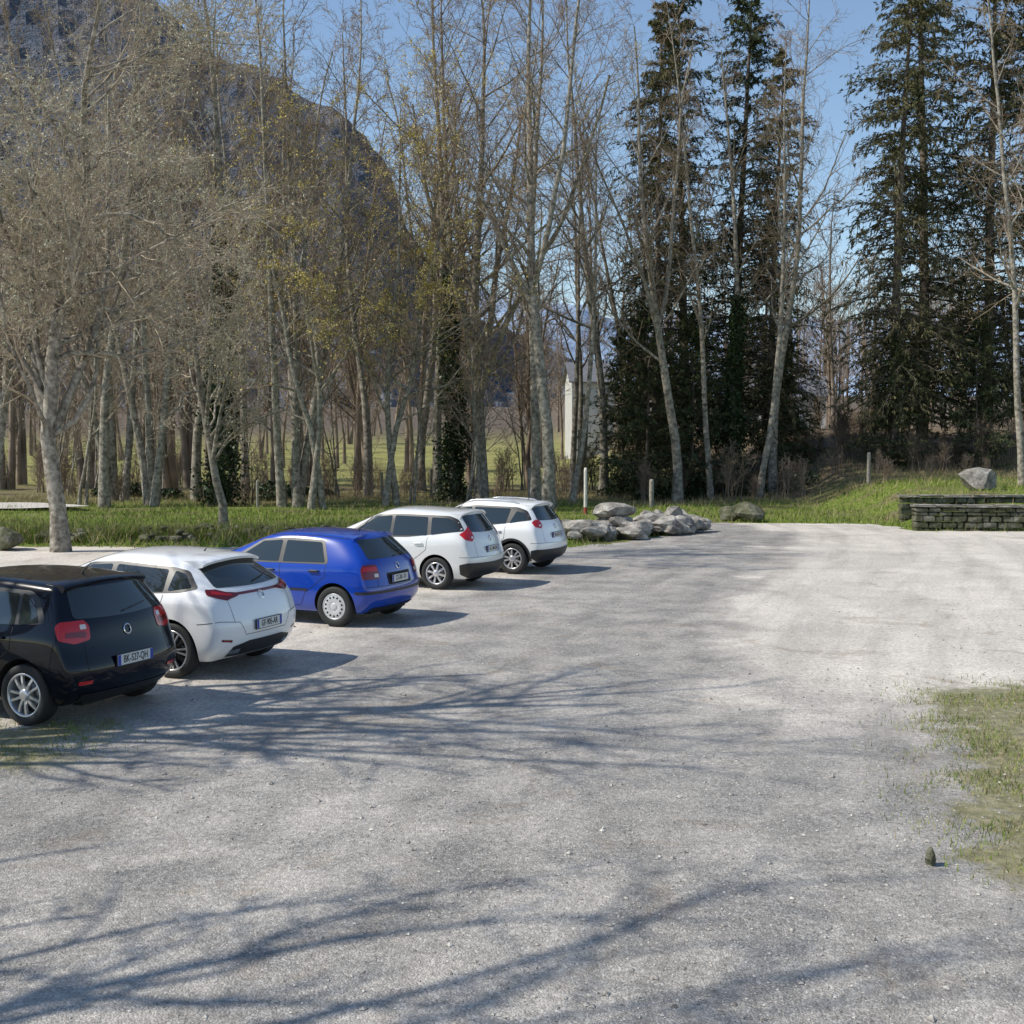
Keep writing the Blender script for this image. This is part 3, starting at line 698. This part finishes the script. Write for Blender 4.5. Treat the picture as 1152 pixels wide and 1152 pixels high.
def superell(c,s,p=.6,nu=18,nv=12):
    v=[];f=[]
    sg=lambda a,e:math.copysign(abs(a)**e,a)
    for i in range(nv+1):
        ph=-math.pi/2+math.pi*i/nv
        for j in range(nu):
            th=2*math.pi*j/nu
            v.append((c[0]+s[0]*sg(math.cos(ph),p)*sg(math.cos(th),p),c[1]+s[1]*sg(math.cos(ph),p)*sg(math.sin(th),p),c[2]+s[2]*sg(math.sin(ph),p)))
    for i in range(nv):
        for j in range(nu):
            f.append((i*nu+j,i*nu+(j+1)%nu,(i+1)*nu+(j+1)%nu,(i+1)*nu+j))
    return v,f
def car(S,x,y,rz):
    root=empty('parked_car',(x,y,.006),rz)
    W,H,wb,ro,fo,R=S['W'],S['H'],S['wb'],S['ro'],S['fo'],S['R']; Fx=wb+fo; hw=W/2
    paint=S['paint']; sh=S.get('shoulder',0); rf=S.get('rf',.70); tr=S.get('tail_rise',0)
    z0=S.get('zb',.2)
    rear=S['rear']
    st=[]
    st.append([(rear[k][0],rear[k][1],w_) for k,w_ in enumerate(S.get('rw',(.80,.90,.93,.92,.88,.66)))])
    st.append([(-ro+.30,z0,.86),(-ro+.30,z0+.1,.96),(-ro+.29,.56,.995),(-ro+.32,.86+sh+tr,.985),(-ro+.38,1.0+sh+tr,.93),(rear[5][0]+.28,H-.085,rf-.01)])
    st.append([(.12,z0,.88),(.12,z0+.1,.965),(.12,.56,1),(.15,.86+sh+tr*.5,.99),(.2,.98+sh+tr*.5,.935),(.40,H-.055,rf+.01)])
    st.append([(.95,z0,.88),(.95,z0+.1,.96),(.95,.55,.99),(.95,.85+sh,.98),(.95,.96+sh,.93),(.95,H-.045,rf+.015)])
    st.append([(1.6,z0,.88),(1.6,z0+.1,.96),(1.6,.55,.99),(1.6,.84+sh*.8,.98),(1.58,.95+sh*.8,.925),(S['wst'],H-.085,rf)])
    st.append([(2.15,z0,.88),(2.15,z0+.1,.965),(2.15,.55,1),(2.15,.80+sh*.5,.985),(2.15,.90+sh*.5,.93),(S['cowl'],.99+sh*.6,.80)])
    st.append([(2.8,z0,.88),(2.8,z0+.1,.96),(2.8,.54,.995),(2.8,.76+sh*.4,.97),(2.8,.86+sh*.4,.90),(2.8,.92+sh*.5,.76)])
    st.append([(Fx-.3,z0+.02,.82),(Fx-.3,z0+.12,.91),(Fx-.3,.52,.94),(Fx-.3,.66+sh*.3,.90),(Fx-.3,.74+sh*.3,.83),(Fx-.33,.81+sh*.4,.70)])
    st.append([(Fx-.06,z0+.03,.66),(Fx-.01,z0+.12,.75),(Fx,.48,.79),(Fx-.03,.58,.75),(Fx-.06,.64+sh*.2,.69),(Fx-.1,.69+sh*.3,.58)])
    js=[-1,-.62,0,.62,1]; NI,NJ,NK=len(st),5,6
    bm=bmesh.new(); V={}
    for i in range(NI):
        for j in range(NJ):
            for k in range(NK):
                if not(i in(0,NI-1) or j in(0,NJ-1) or k in(0,NK-1)): continue
                xx,zz,wf=st[i][k]; jj=js[j]; yy=jj*wf*hw
                if k==NK-1:
                    zz+= (.05 if i<5 else .03)*(1-jj*jj)
                if i==0: xx+= .11*abs(jj)**3+ (0 if abs(jj)<1 else .02)
                if i==NI-1: xx-= .16*abs(jj)**2.5
                if i==5 and k==NK-1: xx+= .13*(1-jj*jj)
                if i==4 and k==NK-1: xx+= .07*(1-jj*jj)
                V[i,j,k]=bm.verts.new((xx,yy,zz))
    def q(a,b_,c,d): bm.faces.new((V[a],V[b_],V[c],V[d]))
    for i in range(NI-1):
        for j in range(NJ-1):
            q((i,j,5),(i+1,j,5),(i+1,j+1,5),(i,j+1,5)); q((i,j,0),(i,j+1,0),(i+1,j+1,0),(i+1,j,0))
        for k in range(NK-1):
            q((i,0,k),(i+1,0,k),(i+1,0,k+1),(i,0,k+1)); q((i,4,k),(i,4,k+1),(i+1,4,k+1),(i+1,4,k))
    for j in range(NJ-1):
        for k in range(NK-1):
            q((0,j,k),(0,j,k+1),(0,j+1,k+1),(0,j+1,k)); q((8,j,k),(8,j+1,k),(8,j+1,k+1),(8,j,k+1))
    cr=bm.edges.layers.float.new('crease_edge')
    inv={v:k for k,v in V.items()}; xc_=S.get('xcrease',0)
    for e in bm.edges:
        a,b_=inv[e.verts[0]],inv[e.verts[1]]
        c=0
        if a[0]==b_[0]==0 and a[2]==b_[2]==5: c=.45+xc_
        if a[1]==b_[1] and a[1] in(0,4) and a[2]==b_[2]==5: c=.28+xc_
        if a[1]==b_[1] and a[1] in(0,4) and a[2]==b_[2]==3: c=S.get('crease',.35)
        if a[2]==b_[2]==0: c=.4
        if a[0]==b_[0]==0 and a[2]==b_[2]==2: c=.35
        if a[0]==b_[0]==0 and a[2]==b_[2]==4: c=.2
        if a[0]==b_[0]==0 and a[1]==b_[1] and a[1] in(0,4): c=.25+xc_
        e[cr]=c
    bmesh.ops.recalc_face_normals(bm,faces=bm.faces)
    me=bpy.data.meshes.new('body_cage'); bm.to_mesh(me); bm.free(); me.materials.append(paint); me.materials.append(M_well)
    ob=bpy.data.objects.new('tmp',me); COL.objects.link(ob)
    md=ob.modifiers.new('s','SUBSURF'); md.levels=3; md.render_levels=3
    dg=bpy.context.evaluated_depsgraph_get(); dg.update()
    sm=bpy.data.meshes.new_from_object(ob.evaluated_get(dg))
    bvh=BVHTree.FromPolygons([v.co.copy() for v in sm.vertices],[tuple(p.vertices) for p in sm.polygons])
    ob.modifiers.clear(); ob.data=sm
    aR=R+S.get('archgap',.045); cut=bmesh.new()
    for wx in (0,wb):
        for sd_ in (-1,1):
            M=Matrix.Translation((wx,sd_*(hw+.05),R+.01))@Matrix.Rotation(math.pi/2,4,'X')
            bmesh.ops.create_cone(cut,cap_ends=True,segments=48,radius1=aR,radius2=aR,depth=.66,matrix=M)
    for f in cut.faces: f.material_index=1
    cm=bpy.data.meshes.new('cut'); cut.to_mesh(cm); cut.free(); cm.materials.append(paint); cm.materials.append(M_well)
    cob=bpy.data.objects.new('cut',cm); COL.objects.link(cob)
    md=ob.modifiers.new('b','BOOLEAN'); md.object=cob; md.operation='DIFFERENCE'; md.solver='EXACT'
    dg=bpy.context.evaluated_depsgraph_get(); dg.update()
    bmsh=bpy.data.meshes.new_from_object(ob.evaluated_get(dg)); bmsh.name='body'
    bpy.data.objects.remove(ob); bpy.data.objects.remove(cob)
    bmsh.polygons.foreach_set('use_smooth',[True]*len(bmsh.polygons))
    try: bmsh.set_sharp_from_angle(angle=math.radians(40))
    except Exception: pass
    add_mesh('body',bmsh,root)
    cor=(-ro+.35,hw-.35); sC=-(hw-.35)-.35*math.pi/4
    def panel(nm,poly,ax,mat,off=.004,rad=.02,both=True,raw=False,cell=.04):
        if not raw: poly=roundpoly(poly,rad)
        for sd_ in ((1,-1) if both else (1,)):
            if ax in('side','corner'): b2=project(bvh,poly,ax,sd_,off,cell,cor)
            else:
                pp=[(p[0],p[1]) for p in poly]
                if ax=='rear' or ax=='front': pp=[(p[0]*sd_,p[1]) for p in poly]
                b2=project(bvh,pp,ax,1,off,cell)
            add_mesh(nm,bm_mesh(b2,nm,mat),root)
    def line(nm,pts,ax,wd=.007,mat=None,off=.0022,both=True): panel(nm,strip(pts,wd),ax,mat or M_seam,off,both=both,raw=True,cell=.05)
    if 'dlo' in S: panel('window_trim',S['dlo'],'side',M_trim,.003,.05)
    for i,pz in enumerate(S['panes']): panel('side_window',pz,'side',M_glass,.006,.03)
    for nm,poly,mat,off,rad in S['rearp']: panel(nm,poly,'rear',mat,off,rad,both=False)
    for nm,poly,mat,off,rad in S['rearpair']: panel(nm,poly,'rear',mat,off,rad)
    for nm,poly,mat,off,rad in S['corner']: panel(nm,[((sC if p[0]=='c' else p[0]),)+tuple(p[1:]) for p in poly],'corner',mat,off,rad,cell=.03)
    for nm,poly,mat,off,rad in S['sidep']: panel(nm,poly,'side',mat,off,rad)
    wt=S['wst']; cw=S['cowl']
    panel('windscreen',[(wt+.10,-hw*(rf-.09)),(cw+.04,-hw*.72),(cw+.14,0,.5),(cw+.04,hw*.72),(wt+.10,hw*(rf-.09)),(wt+.15,0,.5)],'top',M_glass,.004,.04,both=False)
    for s in S['seams']: line('panel_gap',s,'side')
    for s in S.get('cornerseams',[]): line('panel_gap',[((sC if p[0]=='c' else p[0]),p[1]) for p in s],'corner')
    panel('headlamp',[(Fx-.42,.66+sh*.3),(Fx-.12,.56),(Fx-.08,.62),(Fx-.3,.74+sh*.3)],'side',M_lampw,.004,.03)
    for hx,hz in S['handles']:
        for sd_ in (1,-1):
            loc,no,_,_=bvh.ray_cast(Vector((hx,3*sd_,hz)),Vector((0,-sd_,0)))
            v,f=superell((hx,loc.y+sd_*.018,hz),(.095,.018,.017),.6); m2=bpy.data.meshes.new('door_handle'); m2.from_pydata(v,[],f); m2.materials.append(S.get('handlemat',paint)); m2.polygons.foreach_set('use_smooth',[True]*len(f)); add_mesh('door_handle',m2,root)
    for sd_ in (1,-1):
        mx=S['cowl']-.28; mz=.99+sh
        v,f=superell((mx,sd_*(hw+.10),mz),(.07,.12,.085),.7); m2=bpy.data.meshes.new('mirror'); m2.from_pydata(v,[],f); m2.materials.append(paint); m2.polygons.foreach_set('use_smooth',[True]*len(f)); add_mesh('side_mirror',m2,root)
        v,f=superell((mx,sd_*(hw-.02),mz-.06),(.035,.09,.025),.7); m2=bpy.data.meshes.new('mirror_arm'); m2.from_pydata(v,[],f); m2.materials.append(M_trim); add_mesh('mirror_arm',m2,root)
    rx,rz_=rear[5]
    sl,sdz,st_=S.get('spoiler',(.12,.0,.035)); cs=[]
    n=13
    for i in range(n):
        jj=-1+2*i/(n-1); yy=jj*hw*(rf-.045)
        bow=.05*abs(jj)**3
        x0=rx+.26
        loc,_,_,_=bvh.ray_cast(Vector((x0,yy,3)),Vector((0,0,-1))); zt=loc.z+.004
        xe=rx-sl+bow
        cs.append([(x0,yy,zt),(rx+.05,yy,zt-.008),(xe+.01,yy,zt-.028-sdz),(xe,yy,zt-.036-sdz),(xe+.015,yy,zt-.036-st_-sdz),(rx+.06,yy,zt-.10),(x0,yy,zt-.08)])
    v=[p for c in cs for p in c]; f=[]
    P=7
    for i in range(n-1):
        for k in range(P): f.append((i*P+k,(i+1)*P+k,(i+1)*P+(k+1)%P,i*P+(k+1)%P))
    f.append(tuple(range(P-1,-1,-1))); f.append(tuple((n-1)*P+k for k in range(P)))
    m2=bpy.data.meshes.new('spoiler'); m2.from_pydata(v,[],f); m2.materials.append(paint); m2.polygons.foreach_set('use_smooth',[True]*len(f))
    try: m2.set_sharp_from_angle(angle=math.radians(45))
    except Exception: pass
    add_mesh('roof_spoiler',m2,root)
    pz=S['plate']; loc,_,_,_=bvh.ray_cast(Vector((-6,0,pz)),Vector((1,0,0))); px_=loc.x-.012
    def box(nm,c,s,mat,bv=.004):
        b2=bmesh.new(); bmesh.ops.create_cube(b2,size=1,matrix=Matrix.Translation(c)@Matrix.Diagonal((s[0],s[1],s[2],1)))
        bmesh.ops.bevel(b2,geom=list(b2.edges),offset=bv,segments=2,affect='EDGES'); add_mesh(nm,bm_mesh(b2,nm,mat,False),root)
    box('plate_frame',(px_-.0,0,pz),(.016,.535,.125),M_trim); box('number_plate',(px_-.009,0,pz),(.006,.515,.108),M_plate,.002)
    for sy in (1,-1): box('plate_band',(px_-.0135,sy*.236,pz),(.002,.04,.104),M_pblue,.0005)
    tc=bpy.data.curves.new('t','FONT'); tc.body=S['txt']; tc.size=.104; tc.align_x='CENTER'; tc.align_y='CENTER'; tc.extrude=.001; tc.offset=.001
    to=bpy.data.objects.new('t',tc); COL.objects.link(to); dg=bpy.context.evaluated_depsgraph_get(); dg.update()
    tm=bpy.data.meshes.new_from_object(to.evaluated_get(dg)); bpy.data.objects.remove(to); tm.materials.clear(); tm.materials.append(M_ink)
    tm.transform(Matrix(((0,0,-1,px_-.0135),(-1,0,0,0),(0,1,0,pz),(0,0,0,1)))@Matrix.Diagonal((.70,1,1,1))); add_mesh('plate_text',tm,root)
    bz=S['badge']; loc,no,_,_=bvh.ray_cast(Vector((-6,0,bz)),Vector((1,0,0)))
    v,f=lathe([(.055,0),(.055,.01),(.046,.013),(.04,.009)],28); m2=bpy.data.meshes.new('badge'); m2.from_pydata(v,[],f); m2.materials.append(M_chrome)
    o=add_mesh('tailgate_badge',m2,root,loc); o.rotation_euler=no.to_track_quat('Y','Z').to_euler()
    wz=S['wiper']; pts=[]
    for i in range(8):
        yy=.0+.36*i/7; zz=wz+.05*i/7; l2,n2,_,_=bvh.ray_cast(Vector((-6,-yy,zz)),Vector((1,0,0))); pts.append(l2+n2*.022)
    mbb=MB(); tubes(mbb,np.array([[p[:] for p in pts]]),np.full((1,8),.007),6); add_mesh('rear_wiper',mbb.mesh('rear_wiper',[M_trim],True),root)
    l2,_,_,_=bvh.ray_cast(Vector((rx+.35,0,3)),Vector((0,0,-1)))
    an=S.get('antenna',.16); mbb=MB(); tubes(mbb,np.array([[(l2.x,0,l2.z-.01),(l2.x-.03,0,l2.z+.03),(l2.x-an*.8,0,l2.z+an*.7)]]),np.array([[.012,.007,.004]]),6); add_mesh('antenna',mbb.mesh('antenna',[M_trim],True),root)
    if S.get('rails'):
        for sd_ in (1,-1):
            pts=[]
            for i in range(10):
                xx=rx+.3+(wt-rx-.35)*i/9; yy=sd_*hw*(rf-.06); l2,_,_,_=bvh.ray_cast(Vector((xx,yy,3)),Vector((0,0,-1))); pts.append((xx,yy,l2.z+(.035 if 0<i<9 else .0)))
            mbb=MB(); tubes(mbb,np.array([pts]),np.full((1,10),.014),8); add_mesh('roof_rail',mbb.mesh('roof_rail',[S['rails']],True),root)
    for wx,nm in ((0,'rear'),(wb,'front')):
        for sd_ in (1,-1): wheel(root,nm+'_wheel',wx,sd_*(hw-.118),R,sd_,S['wheel'],S['rim'])
    if S.get('cladding'):
        for wx in (0,wb):
            a0,a1=-.12,math.pi+.12; n=26; outer=[(wx+(aR+.05)*math.cos(a0+(a1-a0)*i/n),R+.01+(aR+.05)*math.sin(a0+(a1-a0)*i/n)) for i in range(n+1)]
            inner=[(wx+(aR+.001)*math.cos(a0+(a1-a0)*i/n),R+.01+(aR+.001)*math.sin(a0+(a1-a0)*i/n)) for i in range(n+1)]
            panel('arch_cladding',outer+inner[::-1],'side',M_trim,.008,raw=True,cell=.06)
    box('underbody',((wb)/2,0,z0+.03),(wb+.9,W*.62,.10),M_well,.01)
    return root

def paint(name,c,metal=0.0,rough=.32,spec=.5,coat=1.0):
    return simple(name,c,rough,metal,coat,spec)
def rearprof(ro,H,g,belt=.97,top=.11,b=.24,bump_=.56,lower=.80,a=.09,c=.10):
    return [(-ro+.13,b),(-ro+.01,b+.1),(-ro,bump_),(-ro+a,lower),(-ro+c+.02,belt),(-ro+g,H-top)]
base_seams=lambda ro,wb,belt,B,C,D,lowz=.30,R=.3:[
   [(B,belt+.0),(B-.01,.6),(B+.0,lowz)], [(D,belt-.05),(D+.05,.6),(D+.02,lowz)],
   [(C,belt),(C+.02,.75),(C+.16,.64),(C+.36,.50),(C+.42,.38),(C+.46,lowz)],
   [(C+.46,lowz),(B,lowz-.005),(D+.02,lowz)]]
ro=.68; H=1.46
S1=dict(W=1.70,H=H,wb=2.47,ro=ro,fo=.80,R=.305,rim=.215,paint=paint('paint_midnight',(.0025,.004,.010),0,.2,.1,.65),wheel='y5',wst=1.35,cowl=2.1,xcrease=.15,
 rear=rearprof(ro,H,.34,.99,.10),rf=.73,rw=(.80,.91,.95,.94,.91,.71),plate=.60,badge=.88,wiper=1.06,txt='BK-527-QH',
 dlo=[(-.26,1.01),(-.10,1.24),(.02,H-.15,.06),(.9,H-.12),(1.42,H-.16,.06),(1.98,.98),(1.9,.955),(.6,.965)],
 panes=[[(-.17,1.02),(-.04,1.22),(.09,H-.18),(.12,H-.18),(.08,.985)],[(.13,.985),(.17,H-.18),(.90,H-.16),(.90,.98)],[(.98,.98),(.98,H-.16),(1.39,H-.19),(1.88,.985)]],
 rearp=[('rear_window',[(-.61,1.045,.06),(-.53,1.33,.07),(.53,1.33,.07),(.61,1.045,.06),(0,1.02,.3)],M_glass,.004,.05)],
 rearpair=[],
 corner=[('tail_lamp',[(-.285,.84),(-.305,.98),(-.26,1.03),(.19,1.03),(.23,.99),(.16,.86),(0,.815)],M_red,.006,.03),
         ('tail_lamp_inner',[(-.22,.865),(-.23,.925),(.10,.93),(.10,.88)],M_redd,.009,.02),('reverse_lamp',[(-.26,.945),(-.26,.99),(-.12,.99),(-.12,.945)],M_lampw,.009,.015),
         ('lower_valance',[('c',.23,.005),('c',.32,.005),(-.1,.32),(.0,.23)],M_trim,.006,.02),('reflector',[(-.22,.42),(-.22,.455),(-.04,.455),(-.04,.42)],M_red,.006,.01)],
 sidep=[],
 seams=base_seams(ro,2.47,.96,.94,.14,1.86),
 cornerseams=[[('c',.53),(-.2,.545),(.2,.58),(.28,.60)],[(-.17,.81),(-.17,.55)],[(.21,.84),(.26,.60)]],
 handles=[(.32,.86),(1.1,.86)],spoiler=(.03,.0,.03))
ro=.76; H=1.46
S2=dict(W=1.80,H=H,wb=2.68,ro=ro,fo=.82,R=.33,rim=.24,paint=paint('paint_white',(.82,.82,.82)),wheel='turbine',wst=1.25,cowl=2.15,
 rear=[(-ro+.15,.23),(-ro+.03,.33),(-ro-.02,.60),(-ro+.05,.86),(-ro+.14,1.02),(-ro+.58,H-.13)],rf=.67,crease=.55,plate=.60,badge=.93,wiper=1.08,txt='GF-905-AR',
 dlo=[(-.34,1.06),(-.12,1.25),(.1,H-.17,.06),(.9,H-.13),(1.36,H-.16,.06),(2.0,.97),(1.9,.945),(.6,.97),(-.1,1.01)],
 panes=[[(-.25,1.07),(-.10,1.215),(.05,1.25),(.07,1.02)],[(.13,1.01),(.15,H-.20),(.92,H-.165),(.92,.99)],[(1.0,.985),(1.0,H-.165),(1.33,H-.19),(1.90,.975)]],
 rearp=[('rear_window',[(-.64,1.06,.05),(-.51,1.35,.05),(.51,1.35,.05),(.64,1.06,.05),(0,1.04,.3)],M_glass,.004,.04),
        ('light_bar',[(-.5,.962),(-.5,.99),(.5,.99),(.5,.962)],M_redd,.005,.005)],
 rearpair=[('exhaust_trim',[(.44,.285),(.44,.34),(.60,.335),(.60,.285)],M_chrome,.009,.01)],
 corner=[('tail_lamp',[(-.43,.955),(-.42,.99),(-.2,1.02),(.05,1.045),(.28,1.05),(.2,.99),(0,.945),(-.2,.915)],M_redd,.0065,.015),
         ('tail_lamp_glow',[(-.34,.96),(-.32,.985),(.18,1.03),(.13,.995)],M_red,.009,.006),
         ('diffuser',[('c',.25,.005),('c',.42,.005),(-.5,.42),(-.25,.375),(-.15,.25)],M_trim,.006,.02),('reflector',[(-.20,.43),(-.20,.46),(-.02,.48),(-.02,.455)],M_redd,.006,.008)],
 sidep=[],
 seams=base_seams(ro,2.68,.98,.96,.12,1.9,R=.33)+[[(.25,.80),(1.0,.76),(1.8,.72)]],
 cornerseams=[[('c',.50),(-.42,.50),(-.32,.66),(0,.69),(.30,.66)],[(-.20,.91),(-.24,.67)]],
 handles=[(.30,.88),(1.12,.86)],spoiler=(.12,.01,.03),shoulder=.02,rw=(.80,.90,.94,.92,.86,.62),archgap=.035,antenna=.05)
ro=.70; H=1.42
S3=dict(W=1.73,H=H,wb=2.51,ro=ro,fo=.86,R=.305,rim=.195,paint=paint('paint_blue',(.003,.045,.36),0,.22,.3),wheel='cap',wst=1.35,cowl=2.05,xcrease=.08,
 rear=rearprof(ro,H,.43,.97,.11,lower=.78,a=.06,c=.08),rf=.71,plate=.70,badge=.88,wiper=1.02,txt='CS-301-TV',
 dlo=[(.12,.985),(.26,H-.14,.05),(.9,H-.115),(1.40,H-.155,.06),(1.93,.94),(1.85,.92),(.6,.93),(.13,.935)],
 panes=[[(.17,.96),(.30,H-.17),(.93,H-.155),(.93,.95)],[(1.01,.95),(1.01,H-.155),(1.37,H-.185),(1.83,.945)]],
 rearp=[('rear_window',[(-.62,1.01,.05),(-.53,1.29,.06),(.53,1.29,.06),(.62,1.01,.05)],M_glass,.004,.05),
        ('plate_recess',[(-.34,.615),(-.34,.79),(.34,.79),(.34,.615)],M_seam,.003,.03)],
 rearpair=[],
 corner=[('tail_lamp',[(-.26,.72),(-.285,.80),(-.26,.92),(-.2,.935),(.14,.935),(.17,.87),(.13,.725)],M_redd,.006,.03),
         ('tail_lamp_upper',[(-.24,.84),(-.24,.905),(.12,.905),(.13,.84)],M_red,.009,.02),('reverse_lamp',[(-.24,.75),(-.24,.80),(-.12,.80),(-.12,.75)],M_lampw,.009,.01),
         ('bumper_strip',[('c',.505,.004),('c',.545,.004),(.26,.545),(.26,.505)],M_trim,.007,.01),('lower_valance',[('c',.23,.005),('c',.29,.005),(-.1,.29),(.0,.23)],M_trim,.006,.02)],
 sidep=[('rub_strip',[(.46,.525),(.46,.56),(1.9,.56),(1.9,.525)],M_trim,.008,.01)],
 seams=base_seams(ro,2.51,.92,.97,.14,1.86)+[[(1.35,H-.09),(.4,H-.075),(-.15,H-.12)]],
 cornerseams=[[('c',.60),(-.2,.61),(.26,.61)],[(-.19,.72),(-.19,.61)]],
 handles=[(.34,.83),(1.15,.82)],spoiler=(-.02,.0,.02),handlemat=M_trim,antenna=.34)
ro=.84; H=1.52
S4=dict(W=1.75,H=H,wb=2.54,ro=ro,fo=.86,R=.305,rim=.205,paint=paint('paint_silver_white',(.70,.70,.68),.05,.3),wheel='s8',wst=1.25,cowl=2.2,
 rear=rearprof(ro,H,.42,1.0,.12,bump_=.58,lower=.84),rf=.70,plate=.74,badge=.93,wiper=1.08,txt='AC-148-LM',
 dlo=[(-.52,1.10),(-.36,1.31),(-.2,H-.15,.06),(.9,H-.12),(1.36,H-.16,.06),(2.05,.96),(1.95,.935),(.6,.97)],
 panes=[[(-.43,1.10),(-.32,1.27),(-.18,H-.19),(.16,H-.18),(.12,1.02)],[(.20,1.01),(.24,H-.175),(.93,H-.16),(.93,.99)],[(1.0,.985),(1.0,H-.16),(1.33,H-.19),(1.95,.965)]],
 rearp=[('rear_window',[(-.58,1.08,.06),(-.50,1.38,.07),(.50,1.38,.07),(.58,1.08,.06),(0,1.05,.3)],M_glass,.004,.05)],
 rearpair=[],
 corner=[('tail_lamp',[(-.24,.98),(-.20,1.08),(-.10,1.17),(.10,1.18),(.32,1.04),(.15,.94),(-.05,.905)],M_red,.006,.03),('reverse_lamp',[(-.18,.96),(-.17,1.0),(-.04,1.0),(-.04,.955)],M_lampw,.009,.015),
         ('lower_bumper',[('c',.23,.005),('c',.50,.005),(.1,.52),(.28,.48),(.28,.30),(.1,.23)],M_trim,.006,.02)],
 sidep=[('rub_strip',[(.46,.50),(.46,.555),(1.95,.555),(1.95,.50)],M_trim,.008,.01)],
 seams=base_seams(ro,2.54,.97,.96,.18,1.9),
 cornerseams=[[('c',.60),(-.2,.62),(.28,.62)],[(-.15,.90),(-.17,.62)]],
 handles=[(.36,.86),(1.15,.85)],spoiler=(.03,.0,.03),rails=None,tail_rise=.04)
ro=.74; H=1.55
S5=dict(W=1.76,H=H,wb=2.54,ro=ro,fo=.84,R=.325,rim=.215,paint=paint('paint_white_b',(.82,.82,.81)),wheel='s5',wst=1.25,cowl=2.1,zb=.24,
 rear=rearprof(ro,H,.40,1.03,.13,b=.28,bump_=.62,lower=.86),rf=.69,plate=.80,badge=.97,wiper=1.13,txt='DH-632-ZK',
 dlo=[(-.40,1.13),(-.26,1.32),(-.05,H-.16,.06),(.9,H-.13),(1.36,H-.17,.06),(1.98,1.0),(1.9,.98),(.6,1.0)],
 panes=[[(-.31,1.13),(-.22,1.27),(-.04,1.31),(.08,1.06)],[(.16,1.05),(.10,H-.19),(.93,H-.17),(.93,1.03)],[(1.0,1.02),(1.0,H-.17),(1.33,H-.2),(1.88,1.01)]],
 rearp=[('rear_window',[(-.60,1.12,.05),(-.50,1.40,.07),(.50,1.40,.07),(.60,1.12,.05),(0,1.10,.3)],M_glass,.004,.05)],
 rearpair=[],
 corner=[('tail_lamp',[(-.26,1.0),(-.27,1.08),(-.15,1.13),(.15,1.135),(.26,1.09),(.14,.99),(-.1,.955)],M_red,.006,.03),('reverse_lamp',[(-.17,1.0),(-.17,1.035),(-.02,1.035),(-.02,1.0)],M_lampw,.009,.01),
         ('lower_bumper',[('c',.27,.005),('c',.52,.005),(.1,.53),(.24,.50),(.24,.34),(.1,.27)],M_trim,.006,.02)],
 sidep=[('sill_cladding',[(.44,.26),(.44,.37),(2.1,.37),(2.1,.26)],M_trim,.008,.02)],
 seams=base_seams(ro,2.54,1.0,.96,.16,1.88,lowz=.38),
 cornerseams=[[('c',.64),(-.2,.66),(.24,.66)],[(-.17,.95),(-.18,.66)]],
 handles=[(.34,.90),(1.14,.89)],spoiler=(.06,.0,.03),rails=M_alloy,cladding=True,shoulder=.04,tail_rise=.02)
A=math.atan2(.40,-.915)
car(S1,-4.44,12.35,A); car(S2,-3.66,14.75,A+.01); car(S3,-2.32,18.6,A-.01); car(S4,-1.10,23.1,A+.02); car(S5,.34,25.7,A)
print('objects',len(bpy.data.objects))
